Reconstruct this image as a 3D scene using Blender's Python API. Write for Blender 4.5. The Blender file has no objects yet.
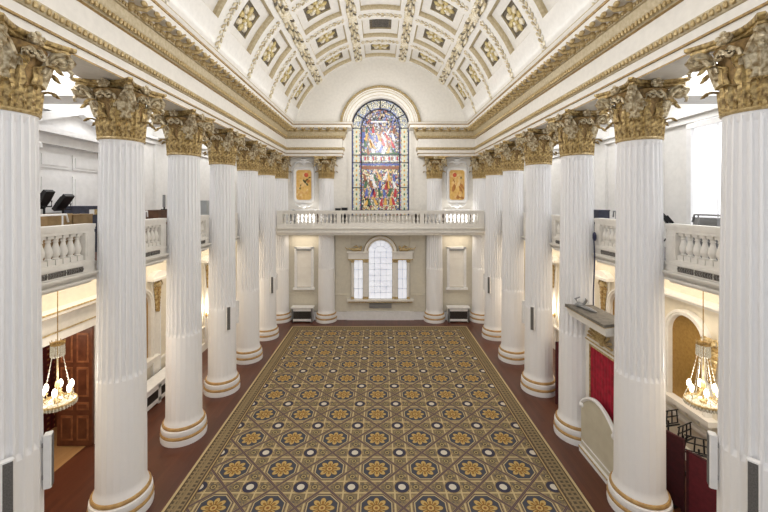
import bpy, bmesh, math, random
from mathutils import Vector, Matrix
PI = math.pi
random.seed(7)
sc = bpy.context.scene
COL = sc.collection

# ------------------------------------------------------------------ constants (metres)
F = 362.0                      # focal length in pixels of a 768 px wide frame
CAM_Z = 6.15
W = 5.2                        # half distance between the two colonnades
D0, S = 4.97, 2.312           # depth of the nearest columns, column spacing
DK = [D0 + S * k for k in range(7)]
WALL = 7.33                    # side walls of the aisles
END = 19.0                     # end wall
LUN = 18.47                    # face of end entablature and lunette
Z_CAP = 8.47
VR, VZ = 4.54, 9.0             # vault radius, centre height
GF = 5.45                      # gallery front (x)

# ------------------------------------------------------------------ materials
def lin(c):
    return tuple(((v/255)/12.92 if v/255 <= .04045 else ((v/255+.055)/1.055)**2.4) for v in c) + (1,)

def mat(name, c, rough=.5, metal=0., c2=None, scale=8., emit=0., bump=0., detail=4., spec=None):
    m = bpy.data.materials.new(name); m.use_nodes = True
    nt = m.node_tree; b = nt.nodes['Principled BSDF']
    b.inputs['Base Color'].default_value = lin(c)
    b.inputs['Roughness'].default_value = rough
    b.inputs['Metallic'].default_value = metal
    if spec is not None: b.inputs['Specular IOR Level'].default_value = spec
    tc = nt.nodes.new('ShaderNodeTexCoord')
    nz = nt.nodes.new('ShaderNodeTexNoise'); nz.inputs['Scale'].default_value = scale
    nz.inputs['Detail'].default_value = detail
    nt.links.new(tc.outputs['Object'], nz.inputs['Vector'])
    if c2 is None: c2 = tuple(max(0, v*.97) for v in c)
    r = nt.nodes.new('ShaderNodeValToRGB')
    r.color_ramp.elements[0].position = .35; r.color_ramp.elements[1].position = .65
    r.color_ramp.elements[0].color = lin(c); r.color_ramp.elements[1].color = lin(c2)
    nt.links.new(nz.outputs['Fac'], r.inputs['Fac'])
    nt.links.new(r.outputs['Color'], b.inputs['Base Color'])
    if bump:
        bp = nt.nodes.new('ShaderNodeBump'); bp.inputs['Strength'].default_value = bump
        bp.inputs['Distance'].default_value = .02
        nt.links.new(nz.outputs['Fac'], bp.inputs['Height']); nt.links.new(bp.outputs['Normal'], b.inputs['Normal'])
    if emit:
        nt.links.new(r.outputs['Color'], b.inputs['Emission Color'])
        b.inputs['Emission Strength'].default_value = emit
    return m

class E:
    """tiny expression language over math nodes"""
    nt = None
    def __init__(s, sock): s.s = sock
    @staticmethod
    def op(o, *a):
        n = E.nt.nodes.new('ShaderNodeMath'); n.operation = o
        for i, x in enumerate(a):
            if isinstance(x, E): E.nt.links.new(x.s, n.inputs[i])
            else: n.inputs[i].default_value = float(x)
        return E(n.outputs[0])
    def __add__(s, o): return E.op('ADD', s, o)
    def __radd__(s, o): return E.op('ADD', o, s)
    def __sub__(s, o): return E.op('SUBTRACT', s, o)
    def __rsub__(s, o): return E.op('SUBTRACT', o, s)
    def __mul__(s, o): return E.op('MULTIPLY', s, o)
    def __rmul__(s, o): return E.op('MULTIPLY', o, s)
    def __truediv__(s, o): return E.op('DIVIDE', s, o)
    def __lt__(s, o): return E.op('LESS_THAN', s, o)
    def __gt__(s, o): return E.op('GREATER_THAN', s, o)
    def abs(s): return E.op('ABSOLUTE', s)
    def fract(s): return E.op('FRACT', s)
    def floor(s): return E.op('FLOOR', s)
    def cos(s): return E.op('COSINE', s)
    def sin(s): return E.op('SINE', s)
def emax(a, b): return E.op('MAXIMUM', a, b)
def emin(a, b): return E.op('MINIMUM', a, b)
def hyp(a, b): return E.op('SQRT', a*a + b*b)
def mixc(fac, a, b):
    n = E.nt.nodes.new('ShaderNodeMix'); n.data_type = 'RGBA'
    if isinstance(fac, E): E.nt.links.new(fac.s, n.inputs[0])
    else: n.inputs[0].default_value = fac
    for i, x in ((6, a), (7, b)):
        if isinstance(x, tuple): n.inputs[i].default_value = lin(x)
        else: E.nt.links.new(x, n.inputs[i])
    return n.outputs[2]
def coords():
    tc = E.nt.nodes.new('ShaderNodeTexCoord'); sp = E.nt.nodes.new('ShaderNodeSeparateXYZ')
    E.nt.links.new(tc.outputs['Object'], sp.inputs[0])
    return tc.outputs['Object'], E(sp.outputs[0]), E(sp.outputs[1]), E(sp.outputs[2])
def noise(vec, scale, detail=3):
    n = E.nt.nodes.new('ShaderNodeTexNoise'); n.inputs['Scale'].default_value = scale; n.inputs['Detail'].default_value = detail
    E.nt.links.new(vec, n.inputs['Vector']); return E(n.outputs['Fac'])
def newmat(name, rough=.6, metal=0.):
    m = bpy.data.materials.new(name); m.use_nodes = True; E.nt = m.node_tree
    b = E.nt.nodes['Principled BSDF']; b.inputs['Roughness'].default_value = rough; b.inputs['Metallic'].default_value = metal
    return m, b

WHITE = mat('white_paint', (238, 237, 236), .45)
COLW = mat('column_white', (243, 242, 242), .4, c2=(242, 241, 241))
CREAM = mat('cream_paint', (236, 232, 224), .5)
WALLC = mat('warm_cream_wall', (228, 219, 200), .55)
WALLE = mat('stone_beige_wall', (218, 211, 194), .55)
WALLU = mat('pale_upper_wall', (236, 234, 230), .55)
VAULT = mat('vault_cream', (233, 230, 224), .55)
BEIGE = mat('beige_moulding', (178, 162, 128), .5, .1, (198, 184, 152), 14)
GOLD = mat('gilding', (178, 148, 92), .42, .3, (138, 110, 64), 16, detail=6)
TAN = mat('tan_gilding', (196, 160, 104), .42, .15, (176, 140, 88), 10)
GOLDP = mat('pale_gilding', (210, 188, 140), .42, .2, (160, 134, 86), 22, detail=6)
GOLDC = mat('capital_gilding', (206, 180, 122), .36, .35, (116, 92, 54), 17, bump=.5, detail=8)
GOLDD = mat('bell_gilding', (158, 128, 78), .55, .2, (110, 86, 50), 15)
GOLDV = mat('volute_gilding', (224, 212, 182), .34, .25, (136, 114, 76), 14, bump=.3, detail=6)  # pale tone paints grey-white highlights into the gilding
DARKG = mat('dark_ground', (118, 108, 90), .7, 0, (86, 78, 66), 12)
ROSG = mat('rosette_gilding', (214, 198, 140), .45, .1, (180, 158, 100), 12)
ORN = mat('ornament_white_gold', (238, 233, 220), .45, .05, (206, 190, 150), 9, detail=2)
SHADEG = mat('vent_dark', (60, 56, 54), .6, 0, (128, 122, 114), 38)
GREY = mat('grey_metal', (150, 150, 150), .4, .4)
GRILLE = mat('speaker_grille', (112, 110, 108), .6, .2, (92, 90, 88), 60)
BLACK = mat('black_metal', (26, 26, 28), .45, .2)
DARKSLOT = mat('radiator_grille', (44, 40, 36), .6, .2, (70, 64, 58), 40)
CASE = mat('navy_case', (62, 66, 84), .5, 0, (50, 54, 70), 10)
PLY = mat('plywood', (176, 148, 104), .6, 0, (150, 122, 82), 6)
BROWN = mat('brown_timber', (112, 78, 54), .6, 0, (86, 58, 40), 6)
SHADEB = mat('dark_oak', (74, 62, 52), .6, 0, (58, 48, 42), 8)  # brown that stands for shade behind the end balusters
MAHOG = mat('mahogany', (108, 64, 42), .35, 0, (84, 46, 30), 5, detail=6)
MAHOGL = mat('mahogany_edge', (150, 98, 64), .35, 0, (120, 72, 46), 8)
BURG = mat('burgundy_cloth', (104, 28, 38), .8, 0, (88, 22, 32), 12)
BURGD = mat('dark_burgundy_cloth', (72, 18, 26), .8, 0, (60, 14, 22), 12)
RED = mat('red_velvet', (178, 22, 52), .75, 0, (138, 12, 36), 7, bump=.4)
STONE = mat('dusty_grey_lead', (128, 122, 112), .7, 0, (104, 98, 90), 9)
CREAMP = mat('putty_panel', (202, 196, 176), .5, 0, (194, 187, 166), 4)
CRYST = mat('crystal', (226, 224, 214), .15, .1, (176, 168, 146), 60)
NICHE = mat('gold_niche', (172, 136, 72), .45, .3, (156, 120, 60), 18, detail=8)
BULB = mat('lit_bulb', (255, 240, 214), .3, 0, (255, 244, 224), 2, emit=6)
PANEW = mat('daylit_pane', (240, 244, 252), .2, 0, (226, 230, 242), 3, emit=.42)
BLINDW = mat('sunlit_blind', (244, 246, 250), .6, 0, (240, 243, 248), 2, emit=.8)
BLIND = mat('pale_blind', (242, 238, 230), .6, 0, (236, 231, 222), 3)
BARG = mat('glazing_grey', (214, 216, 222), .5)
LEAD = mat('lead_black', (34, 36, 44), .5)
BLUE = mat('navy_cable', (44, 46, 78), .6)
LIGHTW, _b = None, None

def planks(name, c1, c2, c3, w, rough, along_y=True):
    m, b = newmat(name, rough)
    vec, x, y, z = coords()
    a = x if along_y else y
    t = y if along_y else x
    row = (a / w).floor()
    rnd = (E.op('SINE', row * 12.9898 + (t / 2.1 + (row*.37).fract()).floor() * 78.233) * 43758.5).fract()
    col = mixc(rnd, c1, c2)
    n = E.nt.nodes.new('ShaderNodeMapping'); n.inputs['Scale'].default_value = (14, 1.2, 1) if along_y else (1.2, 14, 1)
    E.nt.links.new(vec, n.inputs[0])
    g = noise(n.outputs[0], 1.6, 5)
    col = mixc(g * .6, col, c3)
    f = (a / w).fract()
    col = mixc((f < .03) * .5, col, tuple(v * .5 for v in c1))
    E.nt.links.new(col, b.inputs['Base Color'])
    return m
WOOD = planks('dark_floorboards', (106, 60, 40), (86, 47, 32), (66, 37, 26), .11, .32)
LIGHTW = planks('pale_floorboards', (184, 146, 100), (172, 132, 86), (150, 112, 72), .13, .35)

def carpet_mat(hx0, hx1, hy1):
    m, b = newmat('woven_carpet', .95)
    b.inputs['Specular IOR Level'].default_value = .1
    vec, x, y, z = coords()
    P, Q = 1.09, 1.07
    u = ((x / P + 100.5).fract() - .5); v = ((y / Q + 100.5).fract() - .5)
    au, av = u.abs(), v.abs()
    cream, navy, plum, gold = (192, 172, 130), (60, 60, 76), (92, 76, 76), (188, 160, 102)
    n1 = noise(vec, 30, 4); n2 = noise(vec, 7, 3)
    col = mixc(n1, (168, 150, 112), (110, 96, 74))
    mx = emax(au, av)
    col = mixc((mx > .352) * .5, col, (112, 98, 80))
    # fine scrollwork
    sw = ((u * 40).sin() * (v * 40).sin() + n2 * .6) > .58
    col = mixc(sw * .6, col, (84, 82, 84))
    sw2 = ((u * 33 + 1.3).cos() * (v * 33 + .5).cos()) > .6
    col = mixc(sw2 * .5, col, (188, 164, 112))
    # lattice lines
    l = emin((au - .352).abs(), (av - .352).abs())
    col = mixc(l < .026, col, (116, 100, 76))
    col = mixc(l < .018, col, cream)
    # diagonal bands
    dg = (au + av - .5).abs()
    col = mixc(dg < .044, col, (156, 138, 104))
    col = mixc(dg < .031, col, plum)
    col = mixc(dg < .008, col, (110, 94, 92))
    # small ornaments
    o = emin(hyp(.5 - au, av - .225), hyp(au - .225, .5 - av))
    col = mixc(o < .066, col, (88, 78, 68)); col = mixc(o < .050, col, (166, 150, 106)); col = mixc(o < .028, col, (90, 78, 64))
    # corner roundels
    rc = hyp(.5 - au, .5 - av)
    col = mixc(rc < .165, col, (150, 130, 94)); col = mixc(rc < .145, col, navy); col = mixc(rc < .074, col, (206, 198, 182))
    # octagon and flower
    oc = emax(mx, (au + av) * .7071)
    col = mixc(oc < .316, col, plum); col = mixc(oc < .298, col, (184, 168, 128)); col = mixc(oc < .276, col, (72, 74, 84))
    r = hyp(u, v); an = E.op('ARCTAN2', v, u)
    pet = (an * 4).cos().abs()
    col = mixc(r < (.148 + pet * .09), col, (110, 86, 56)); col = mixc((r < (.135 + pet * .09)) * (pet > .26), col, gold)
    col = mixc((r < (.09 + pet * .07)) * (pet > .75) * (r > .08), col, (146, 108, 58))
    col = mixc(r < .082, col, (120, 86, 50)); col = mixc(r < .062, col, (190, 160, 100)); col = mixc(r < .03, col, (136, 92, 54))
    # border
    e = emin(emin(x - hx0, hx1 - x), hy1 - y)
    col = mixc(e < .47, col, (96, 80, 64))
    col = mixc(e < .44, col, (178, 156, 110)); col = mixc(e < .41, col, (92, 78, 66))
    alt = emax(((x * 9).fract() - .5).abs(), ((y * 9).fract() - .5).abs())
    key = mixc(alt > .33, (104, 92, 74), (146, 128, 96)); key = mixc(alt < .16, key, (84, 74, 64))
    E.nt.nodes.update() if False else None
    nn = E.nt.nodes.new('ShaderNodeMix'); nn.data_type = 'RGBA'
    E.nt.links.new((e < .37).s, nn.inputs[0]); E.nt.links.new(col, nn.inputs[6]); E.nt.links.new(key, nn.inputs[7]); col = nn.outputs[2]
    col = mixc((e - .215).abs() < .022, col, (138, 120, 90))
    col = mixc(e < .085, col, (90, 76, 60)); col = mixc(e < .055, col, (200, 180, 138))
    wv = noise(vec, 160, 1)
    col = mixc(wv * .18, col, (70, 58, 44))
    E.nt.links.new(col, b.inputs['Base Color'])
    return m

def voronoi_glass(name, scale, stops, strength=1.0, leadw=.06):
    m, b = newmat(name, .25)
    vec, x, y, z = coords()
    def vor(feat):
        n = E.nt.nodes.new('ShaderNodeTexVoronoi'); n.feature = feat; n.inputs['Scale'].default_value = scale
        mp = E.nt.nodes.new('ShaderNodeMapping'); mp.inputs['Scale'].default_value = (1, 0, .8)
        E.nt.links.new(vec, mp.inputs[0]); E.nt.links.new(mp.outputs[0], n.inputs['Vector']); return n
    v = vor('F1'); e = vor('DISTANCE_TO_EDGE')
    sp = E.nt.nodes.new('ShaderNodeSeparateColor'); E.nt.links.new(v.outputs['Color'], sp.inputs[0])
    r = E.nt.nodes.new('ShaderNodeValToRGB'); r.color_ramp.interpolation = 'CONSTANT'
    cr = r.color_ramp
    for i, (p, c) in enumerate(stops):
        el = cr.elements[i] if i < 2 else cr.elements.new(p)
        el.position = p; el.color = lin(c)
    E.nt.links.new(sp.outputs[0], r.inputs[0])
    col = mixc(noise(vec, 60, 2) * .35, r.outputs[0], (240, 236, 226))
    col = mixc(E(e.outputs['Distance']) < leadw, col, (40, 36, 48))
    E.nt.links.new(col, b.inputs['Base Color']); E.nt.links.new(col, b.inputs['Emission Color'])
    b.inputs['Emission Strength'].default_value = strength
    return m
GL_TOP = voronoi_glass('stained_glass_cool', 11, [(0, (66, 80, 160)), (.14, (180, 180, 194)), (.34, (150, 46, 50)), (.46, (196, 176, 130)), (.58, (54, 92, 78)), (.66, (110, 130, 196)), (.8, (192, 172, 152)), (.92, (120, 84, 60))], .2, .08)
GL_LOW = voronoi_glass('stained_glass_warm', 12, [(0, (222, 206, 150)), (.2, (182, 60, 54)), (.32, (208, 202, 188)), (.5, (88, 116, 74)), (.6, (214, 172, 84)), (.74, (92, 112, 176)), (.84, (140, 96, 66)), (.92, (238, 232, 216))], .22, .08)
GL_EDGE = voronoi_glass('stained_glass_border', 14, [(0, (226, 222, 196)), (.3, (206, 204, 190)), (.5, (196, 190, 150)), (.62, (150, 168, 200)), (.8, (232, 228, 214)), (.9, (170, 180, 190))], .24, .06)
GL_BLUE = mat('blue_glass', (66, 78, 146), .3, 0, (96, 110, 176), 12, emit=.15)
GL_RED = mat('ruby_glass', (190, 50, 56), .3, 0, (160, 40, 50), 12, emit=.15)
GL_WHT = mat('white_glass', (232, 230, 226), .3, 0, (206, 206, 214), 14, emit=.15)
GL_GRN = mat('green_glass', (72, 110, 74), .3, 0, (50, 84, 60), 12, emit=.15)
GL_YEL = mat('amber_glass', (220, 180, 90), .3, 0, (196, 146, 70), 12, emit=.15)
GL_BRN = mat('brown_glass', (150, 92, 56), .3, 0, (124, 74, 44), 12, emit=.15)
GL_PALE = mat('straw_glass', (222, 216, 180), .3, 0, (190, 196, 190), 9, emit=.15)
GL_SKIN = mat('pale_rose_glass', (226, 190, 166), .3, 0, (214, 176, 150), 12, emit=.15)

# ------------------------------------------------------------------ mesh builder
class MB:
    def __init__(s): s.v = []; s.f = []; s.m = []; s.T = None; s.k = 0
    def add(s, vs, fs, m=None):
        o = len(s.v)
        for p in vs:
            p = Vector(p)
            if s.T is not None: p = s.T(p) if callable(s.T) else s.T @ p
            s.v.append(tuple(p))
        mm = s.k if m is None else m
        for i, f in enumerate(fs):
            s.f.append([a + o for a in f]); s.m.append(mm[i] if isinstance(mm, (list, tuple)) else mm)
        return s
    def box(s, x0, x1, y0, y1, z0, z1, m=None):
        vs = [(x, y, z) for x in (x0, x1) for y in (y0, y1) for z in (z0, z1)]
        return s.add(vs, [(0,1,3,2),(4,6,7,5),(0,4,5,1),(2,3,7,6),(0,2,6,4),(1,5,7,3)], m)
    def lathe(s, prof, n=24, c=(0,0,0), m=None, a0=0, a1=2*PI, mats=None):
        full = abs(a1 - a0 - 2*PI) < 1e-6
        k = n if full else n + 1
        vs = []
        for r, z in prof:
            for i in range(k):
                a = a0 + (a1 - a0) * i / n
                vs.append((c[0] + r*math.cos(a), c[1] + r*math.sin(a), c[2] + z))
        fs = []; ms = []
        for j in range(len(prof) - 1):
            for i in range(n):
                i2 = (i + 1) % k
                fs.append((j*k+i, j*k+i2, (j+1)*k+i2, (j+1)*k+i)); ms.append(mats[j] if mats else (s.k if m is None else m))
        return s.add(vs, fs, ms)
    def loft(s, rings, closed=True, m=None, cap=False):
        n = len(rings[0]); vs = [p for r in rings for p in r]; fs = []
        for j in range(len(rings) - 1):
            for i in range(n if closed else n - 1):
                i2 = (i + 1) % n
                fs.append((j*n+i, j*n+i2, (j+1)*n+i2, (j+1)*n+i))
        if cap: fs.append(tuple(range(n))[::-1]); fs.append(tuple(range((len(rings)-1)*n, len(rings)*n)))
        return s.add(vs, fs, m)
    def ball(s, c, r, nu=8, nv=5, m=None):
        if not isinstance(r, (tuple, list)): r = (r, r, r)
        rings = []
        for j in range(nv + 1):
            t = PI * j / nv; q = max(math.sin(t), .02)
            rings.append([(c[0] + r[0]*q*math.cos(2*PI*i/nu), c[1] + r[1]*q*math.sin(2*PI*i/nu), c[2] - r[2]*math.cos(t)) for i in range(nu)])
        return s.loft(rings, True, m, True)
    def tube(s, pts, r, n=6, m=None, flat=1.0):
        pts = [Vector(p) for p in pts]; rings = []
        for i, p in enumerate(pts):
            t = (pts[min(i+1, len(pts)-1)] - pts[max(i-1, 0)])
            if t.length < 1e-9: t = Vector((0,0,1))
            t.normalize()
            up = Vector((0,0,1)) if abs(t.z) < .95 else Vector((0,1,0))
            a = t.cross(up).normalized(); b = a.cross(t)
            rr = r[i] if isinstance(r, (list, tuple)) else r
            rings.append([p + a*rr*flat*math.cos(2*PI*k/n) + b*rr*math.sin(2*PI*k/n) for k in range(n)])
        return s.loft(rings, True, m, True)
    def plate(s, pts, axis, d0, d1, m=None):
        """2-D outline extruded along an axis; pts are the two other coordinates in order"""
        def P(a, b, d):
            return {'x': (d, a, b), 'y': (a, d, b), 'z': (a, b, d)}[axis]
        return s.loft([[P(a, b, d0) for a, b in pts], [P(a, b, d1) for a, b in pts]], True, m, True)
    def archsweep(s, cx, cz, prof, a0=0., a1=PI, n=40, axis='y', mats=None, m=None):
        """half ring moulding: prof is (radius, depth) points"""
        rings = []
        for i in range(n + 1):
            a = a0 + (a1 - a0)*i/n
            rings.append([(cx + r*math.cos(a), d, cz + r*math.sin(a)) if axis == 'y' else (d, cx + r*math.cos(a), cz + r*math.sin(a)) for r, d in prof])
        k = len(prof); vs = [p for r in rings for p in r]; fs = []; ms = []
        for i in range(n):
            for j in range(k - 1):
                fs.append((i*k+j, (i+1)*k+j, (i+1)*k+j+1, i*k+j+1)); ms.append(mats[j] if mats else (s.k if m is None else m))
        return s.add(vs, fs, ms)
    def sweep(s, path, prof, mats):
        """moulding swept along a plan polyline; prof is (projection to the right of travel, z)"""
        path = [Vector(p) for p in path]
        def off(i, p):
            dirs = []
            if i > 0: dirs.append((path[i]-path[i-1]).normalized())
            if i < len(path)-1: dirs.append((path[i+1]-path[i]).normalized())
            ns = [Vector((d.y, -d.x)) for d in dirs]
            if len(ns) == 1: return path[i] + ns[0]*p
            b = ns[0] + ns[1]; return path[i] + b * (p / (1 + ns[0].dot(ns[1])))
        k = len(prof); vs = []
        for i in range(len(path)):
            for p, z in prof:
                q = off(i, p); vs.append((q.x, q.y, z))
        fs = []; ms = []
        for i in range(len(path)-1):
            for j in range(k-1):
                fs.append((i*k+j, (i+1)*k+j, (i+1)*k+j+1, i*k+j+1)); ms.append(mats[j])
        return s.add(vs, fs, ms)
    def mesh(s, name, mats, sharp=38, smooth=True):
        me = bpy.data.meshes.new(name)
        me.from_pydata(s.v, [], s.f)
        if not isinstance(mats, (list, tuple)): mats = [mats]
        for m in mats: me.materials.append(m)
        me.polygons.foreach_set('material_index', s.m)
        bm = bmesh.new(); bm.from_mesh(me); bmesh.ops.recalc_face_normals(bm, faces=bm.faces); bm.to_mesh(me); bm.free()
        if smooth:
            me.polygons.foreach_set('use_smooth', [True]*len(me.polygons))
            me.set_sharp_from_angle(angle=math.radians(sharp))
        me.update()
        return me

def obj(name, mb, mats, parent=None, loc=(0,0,0), sharp=38, rot=None):
    me = mb if isinstance(mb, bpy.types.Mesh) else mb.mesh(name, mats, sharp)
    o = bpy.data.objects.new(name, me); COL.objects.link(o)
    o.location = loc
    if rot: o.rotation_euler = rot
    if parent is not None: o.parent = parent
    return o
def tag(o, label, cat, group=None):
    o['label'] = label; o['category'] = cat
    if group: o['group'] = group
    return o
def thing(name, label, cat, loc=(0,0,0), group=None, rz=0.):
    o = bpy.data.objects.new(name, None); COL.objects.link(o); o.location = loc; o.rotation_euler = (0,0,rz)
    o.empty_display_size = .1
    return tag(o, label, cat, group)
def struct(name, mb, mats, sharp=38, parent=None):
    o = obj(name, mb, mats, parent, sharp=sharp)
    if parent is None: o['kind'] = 'structure'
    return o
def dup(root, loc, label=None, rz=None):
    r = root.copy(); COL.objects.link(r); r.location = loc
    if rz is not None: r.rotation_euler = (0,0,rz)
    if label: r['label'] = label
    for ch in root.children:
        c = ch.copy(); COL.objects.link(c); c.parent = r
        for g in ch.children:
            d = g.copy(); COL.objects.link(d); d.parent = c
    return r
def side(s, x=WALL):
    """local (depth along the wall, out from the wall, height) -> world"""
    return lambda p: Vector((s*(x - p.y), p.x, p.z))
NAMES = {-1: 'left', 1: 'right'}

# ------------------------------------------------------------------ SETTING
b = MB().box(-WALL-.1, WALL+.1, -2, END+.4, -.12, 0); struct('floor', b, WOOD)
b = MB().box(-9.6, -WALL-.1, 5.6, 10.2, -.12, 0); struct('floor_lobby', b, LIGHTW)

# left wall with a door opening 7.05..9.12 x 3.03
DY0, DY1, DZ = 7.05, 9.20, 3.03
b = MB()
b.box(-WALL-.25, -WALL, -2, DY0, 0, Z_CAP+.6); b.box(-WALL-.25, -WALL, DY1, END+.4, 0, Z_CAP+.6)
b.box(-WALL-.25, -WALL, DY0, DY1, DZ, Z_CAP+.6)
b.k = 1
for k in (0,): pass
struct('wall_left', b, [WALLC])
b = MB().box(WALL, WALL+.25, -2, END+.4, 0, Z_CAP+.6); struct('wall_right', b, [WALLC])
# lobby beyond the left door
m, bb = newmat('red_lobby_paper', .7)
vec, x, y, z = coords()
pat = emax(((y*5).fract()-.5).abs(), ((z*7).fract()-.5).abs())
c = mixc(pat > .36, (122, 34, 40), (84, 26, 26)); c = mixc((pat < .16), c, (190, 138, 74))
c = mixc(noise(vec, 5) * .5, c, (98, 40, 36)); E.nt.links.new(c, bb.inputs['Base Color'])
REDPAPER = m
b = MB().box(-9.1, -8.9, 5.6, 10.2, 0, 3.6); struct('wall_lobby', b, REDPAPER)
b = MB().box(-9.1, -WALL-.25, 9.9, 10.2, 0, 3.6); b.box(-9.1, -WALL-.25, 5.5, 5.7, 0, 3.6); b.box(-9.1, -WALL-.25, 5.5, 10.2, 3.6, 3.7); struct('wall_lobby_return', b, MAHOG)

# end wall
b = MB()
b.box(-WALL-.25, WALL+.25, END, END+.3, 0, Z_CAP+1.6)
struct('wall_end', b, [WALLE])
b = MB()                                               # pale facing of the upper end wall
b.box(-WALL, WALL, END-.03, END, 5.0, Z_CAP+1.5)
struct('wall_end_upper', b, [CREAM])
# shallow piers beside the windows, dado, plinth
b = MB()
for s in (-1, 1):
    b.box(*sorted((s*1.55, s*2.35)), END-.07, END, 0, 4.5)
    b.box(*sorted((s*2.35, s*5.2)), END-.04, END, 1.28, 1.34)
    b.box(*sorted((s*1.55, s*2.35)), END-.11, END, 1.28, 1.34)
struct('trim_dado', b, WALLE)
b = MB().box(-5.3, 5.3, END-.1, END, 0, .42); b.box(-1.75, 1.75, END-.16, END, 0, .44); b.box(-5.3, 5.3, END-.115, END, .38, .42)
struct('baseboard_end', b, WHITE)
for s in (-1, 1):
    b = MB(); b.T = side(s)
    if s < 0:
        b.box(9.3, END, 0, .06, 0, .3); b.box(-2, DY0-.2, 0, .06, 0, .3)
        b.box(9.4, END, 0, .05, .94, 1.0)
    else:
        b.box(-2, END, 0, .06, 0, .3)
        b.box(-2, END, 0, .13, .93, 1.0); b.box(-2, END, 0, .08, .88, .93)
    struct('baseboard_' + NAMES[s], b, CREAM)

# galleries (side): slab, moulded front between the columns
for s in (-1, 1):
    b = MB(); X = lambda a: sorted((s*a, s*WALL))
    b.box(*X(5.66), -2, END, 4.62, 4.98)
    ends = [-2.0] + DK
    for k in range(7):
        y0 = ends[k] + (.35 if k else 0); y1 = ends[k+1] - .35
        bb_ = lambda a, z0, z1: b.box(*sorted((s*a, s*5.66)), y0, y1, z0, z1)
        bb_(GF+.02, 4.84, 4.98); bb_(GF-.06, 4.81, 4.85); bb_(GF-.03, 4.78, 4.81); bb_(GF+.06, 4.72, 4.78); bb_(GF-.02, 4.68, 4.72); bb_(GF+.09, 4.62, 4.68)
    struct('gallery_' + NAMES[s], b, CREAM)
    b = MB()                                             # gallery ceiling and cross beams
    b.box(*sorted((s*5.5, s*(WALL+.2))), -2, END+.3, Z_CAP+.45, Z_CAP+.6)
    for d in DK: b.box(*sorted((s*5.82, s*(WALL))), d-.3, d+.3, 8.2, Z_CAP+.46)
    struct('ceiling_gallery_' + NAMES[s], b, WALLU)
    b = MB(); b.T = side(s)                              # white facing of the upper wall
    b.box(-2, END, 0, .03, 4.98, Z_CAP+.45)
    b.box(-2, END, .03, .10, 5.0, 5.25)
    b.box(-2, END, .03, .12, 8.0, 8.14); b.box(-2, END, .03, .2, 8.14, 8.22)
    for d in DK: b.box(d-.28, d+.28, .03, .11, 5.0, 8.2)
    struct('wall_upper_' + NAMES[s], b, WALLU)
    b = MB().box(*sorted((s*5.67, s*WALL)), -2, END, 4.98, 4.99); struct('floor_gallery_' + NAMES[s], b, mat('gallery_carpet_' + NAMES[s], (112, 80, 68) if s < 0 else (120, 116, 116), .9))
# end gallery
b = MB()
for y, z0, z1 in ((18.13, 4.86, 4.96), (18.08, 4.80, 4.86), (18.16, 4.70, 4.80), (18.10, 4.60, 4.70), (18.2, 4.48, 4.60)):
    b.box(-5.22, 5.22, y, END, z0, z1)
struct('gallery_end', b, CREAM)

b = MB()  # added dark strip, painted shade for the gaps between the end balusters
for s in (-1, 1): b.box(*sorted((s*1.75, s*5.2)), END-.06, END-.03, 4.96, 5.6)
struct('trim_dado_upper', b, SHADEB)
# entablature
PROF = [(-.74, 10.1, 0), (-.74, Z_CAP, 0), (0, Z_CAP, 1), (0, 8.50, 0), (0, 8.62, 1), (.04, 8.62, 1), (.04, 8.65, 0), (.04, 8.79, 2),
        (.07, 8.80, 2), (.10, 8.87, 2), (.11, 8.93, 0), (0, 8.95, 0), (0, 9.37, 1), (.05, 9.39, 2), (.09, 9.46, 2), (.13, 9.52, 2), (.14, 9.55, 2), (.16, 9.69, 2),
        (.2, 9.70, 2), (.22, 9.80, 0), (.22, 9.83, 0), (.47, 9.86, 0), (.48, 9.99, 1), (.50, 10.0, 1), (.515, 10.035, 0), (.53, 10.05, 0), (.56, 10.10, 2), (.57, 10.12, 0), (.2, 10.14, 0), (-.74, 10.1, 0)]
XA = 4.85
def ent_path(s, lead=-2.0):
    pts = [(-XA, lead), (-XA, LUN), (-1.95, LUN), (-1.95, END)]
    return pts
def beadrow(b, p, z, step, size, m, path, kind='egg', start=0.):
    pts = []
    P = [Vector(q) for q in path]
    # offset polyline
    segs = [(Vector((-XA+p, -2)), Vector((-XA+p, LUN-p))), (Vector((-XA+p, LUN-p)), Vector((-1.95+p, LUN-p)))]
    for a, c in segs:
        L = (c-a).length; n = int(L/step); d = (c-a).normalized(); nx = Vector((d.y, -d.x))
        for i in range(n):
            q = a + d*(i+.5)*L/n
            if q.y < 2.6: continue
            if kind == 'egg':
                ex = (size[0]*abs(nx.x) + size[1]*abs(d.x), size[0]*abs(nx.y) + size[1]*abs(d.y), size[2])
                b.ball((q.x, q.y, z), ex, 6, 4, m)
            else:                                        # scrolled modillion: two curls and a leaf under the soffit
                for t, r in ((-.11, .085), (.13, .055)):
                    c_ = q + nx*t
                    ex = (r*abs(nx.x)+.07*abs(d.x), r*abs(nx.y)+.07*abs(d.y), r)
                    b.ball((c_.x, c_.y, z - (.02 if t < 0 else -.03)), ex, 8, 5, m)
                mid = [q + nx*t + d*w for t, w in ((-.17, -.05), (-.03, .03), (.1, .1), (.19, .16))]
                b.tube([(c_.x, c_.y, z+.05-.10*math.sin(j*1.1)) for j, c_ in enumerate(mid)], [.035, .05, .045, .02], 5, m)
                c_ = q + d*step*.5
                b.ball((c_.x, c_.y, z+.075), (.05, .05, .03), 6, 4, m+1)
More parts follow.
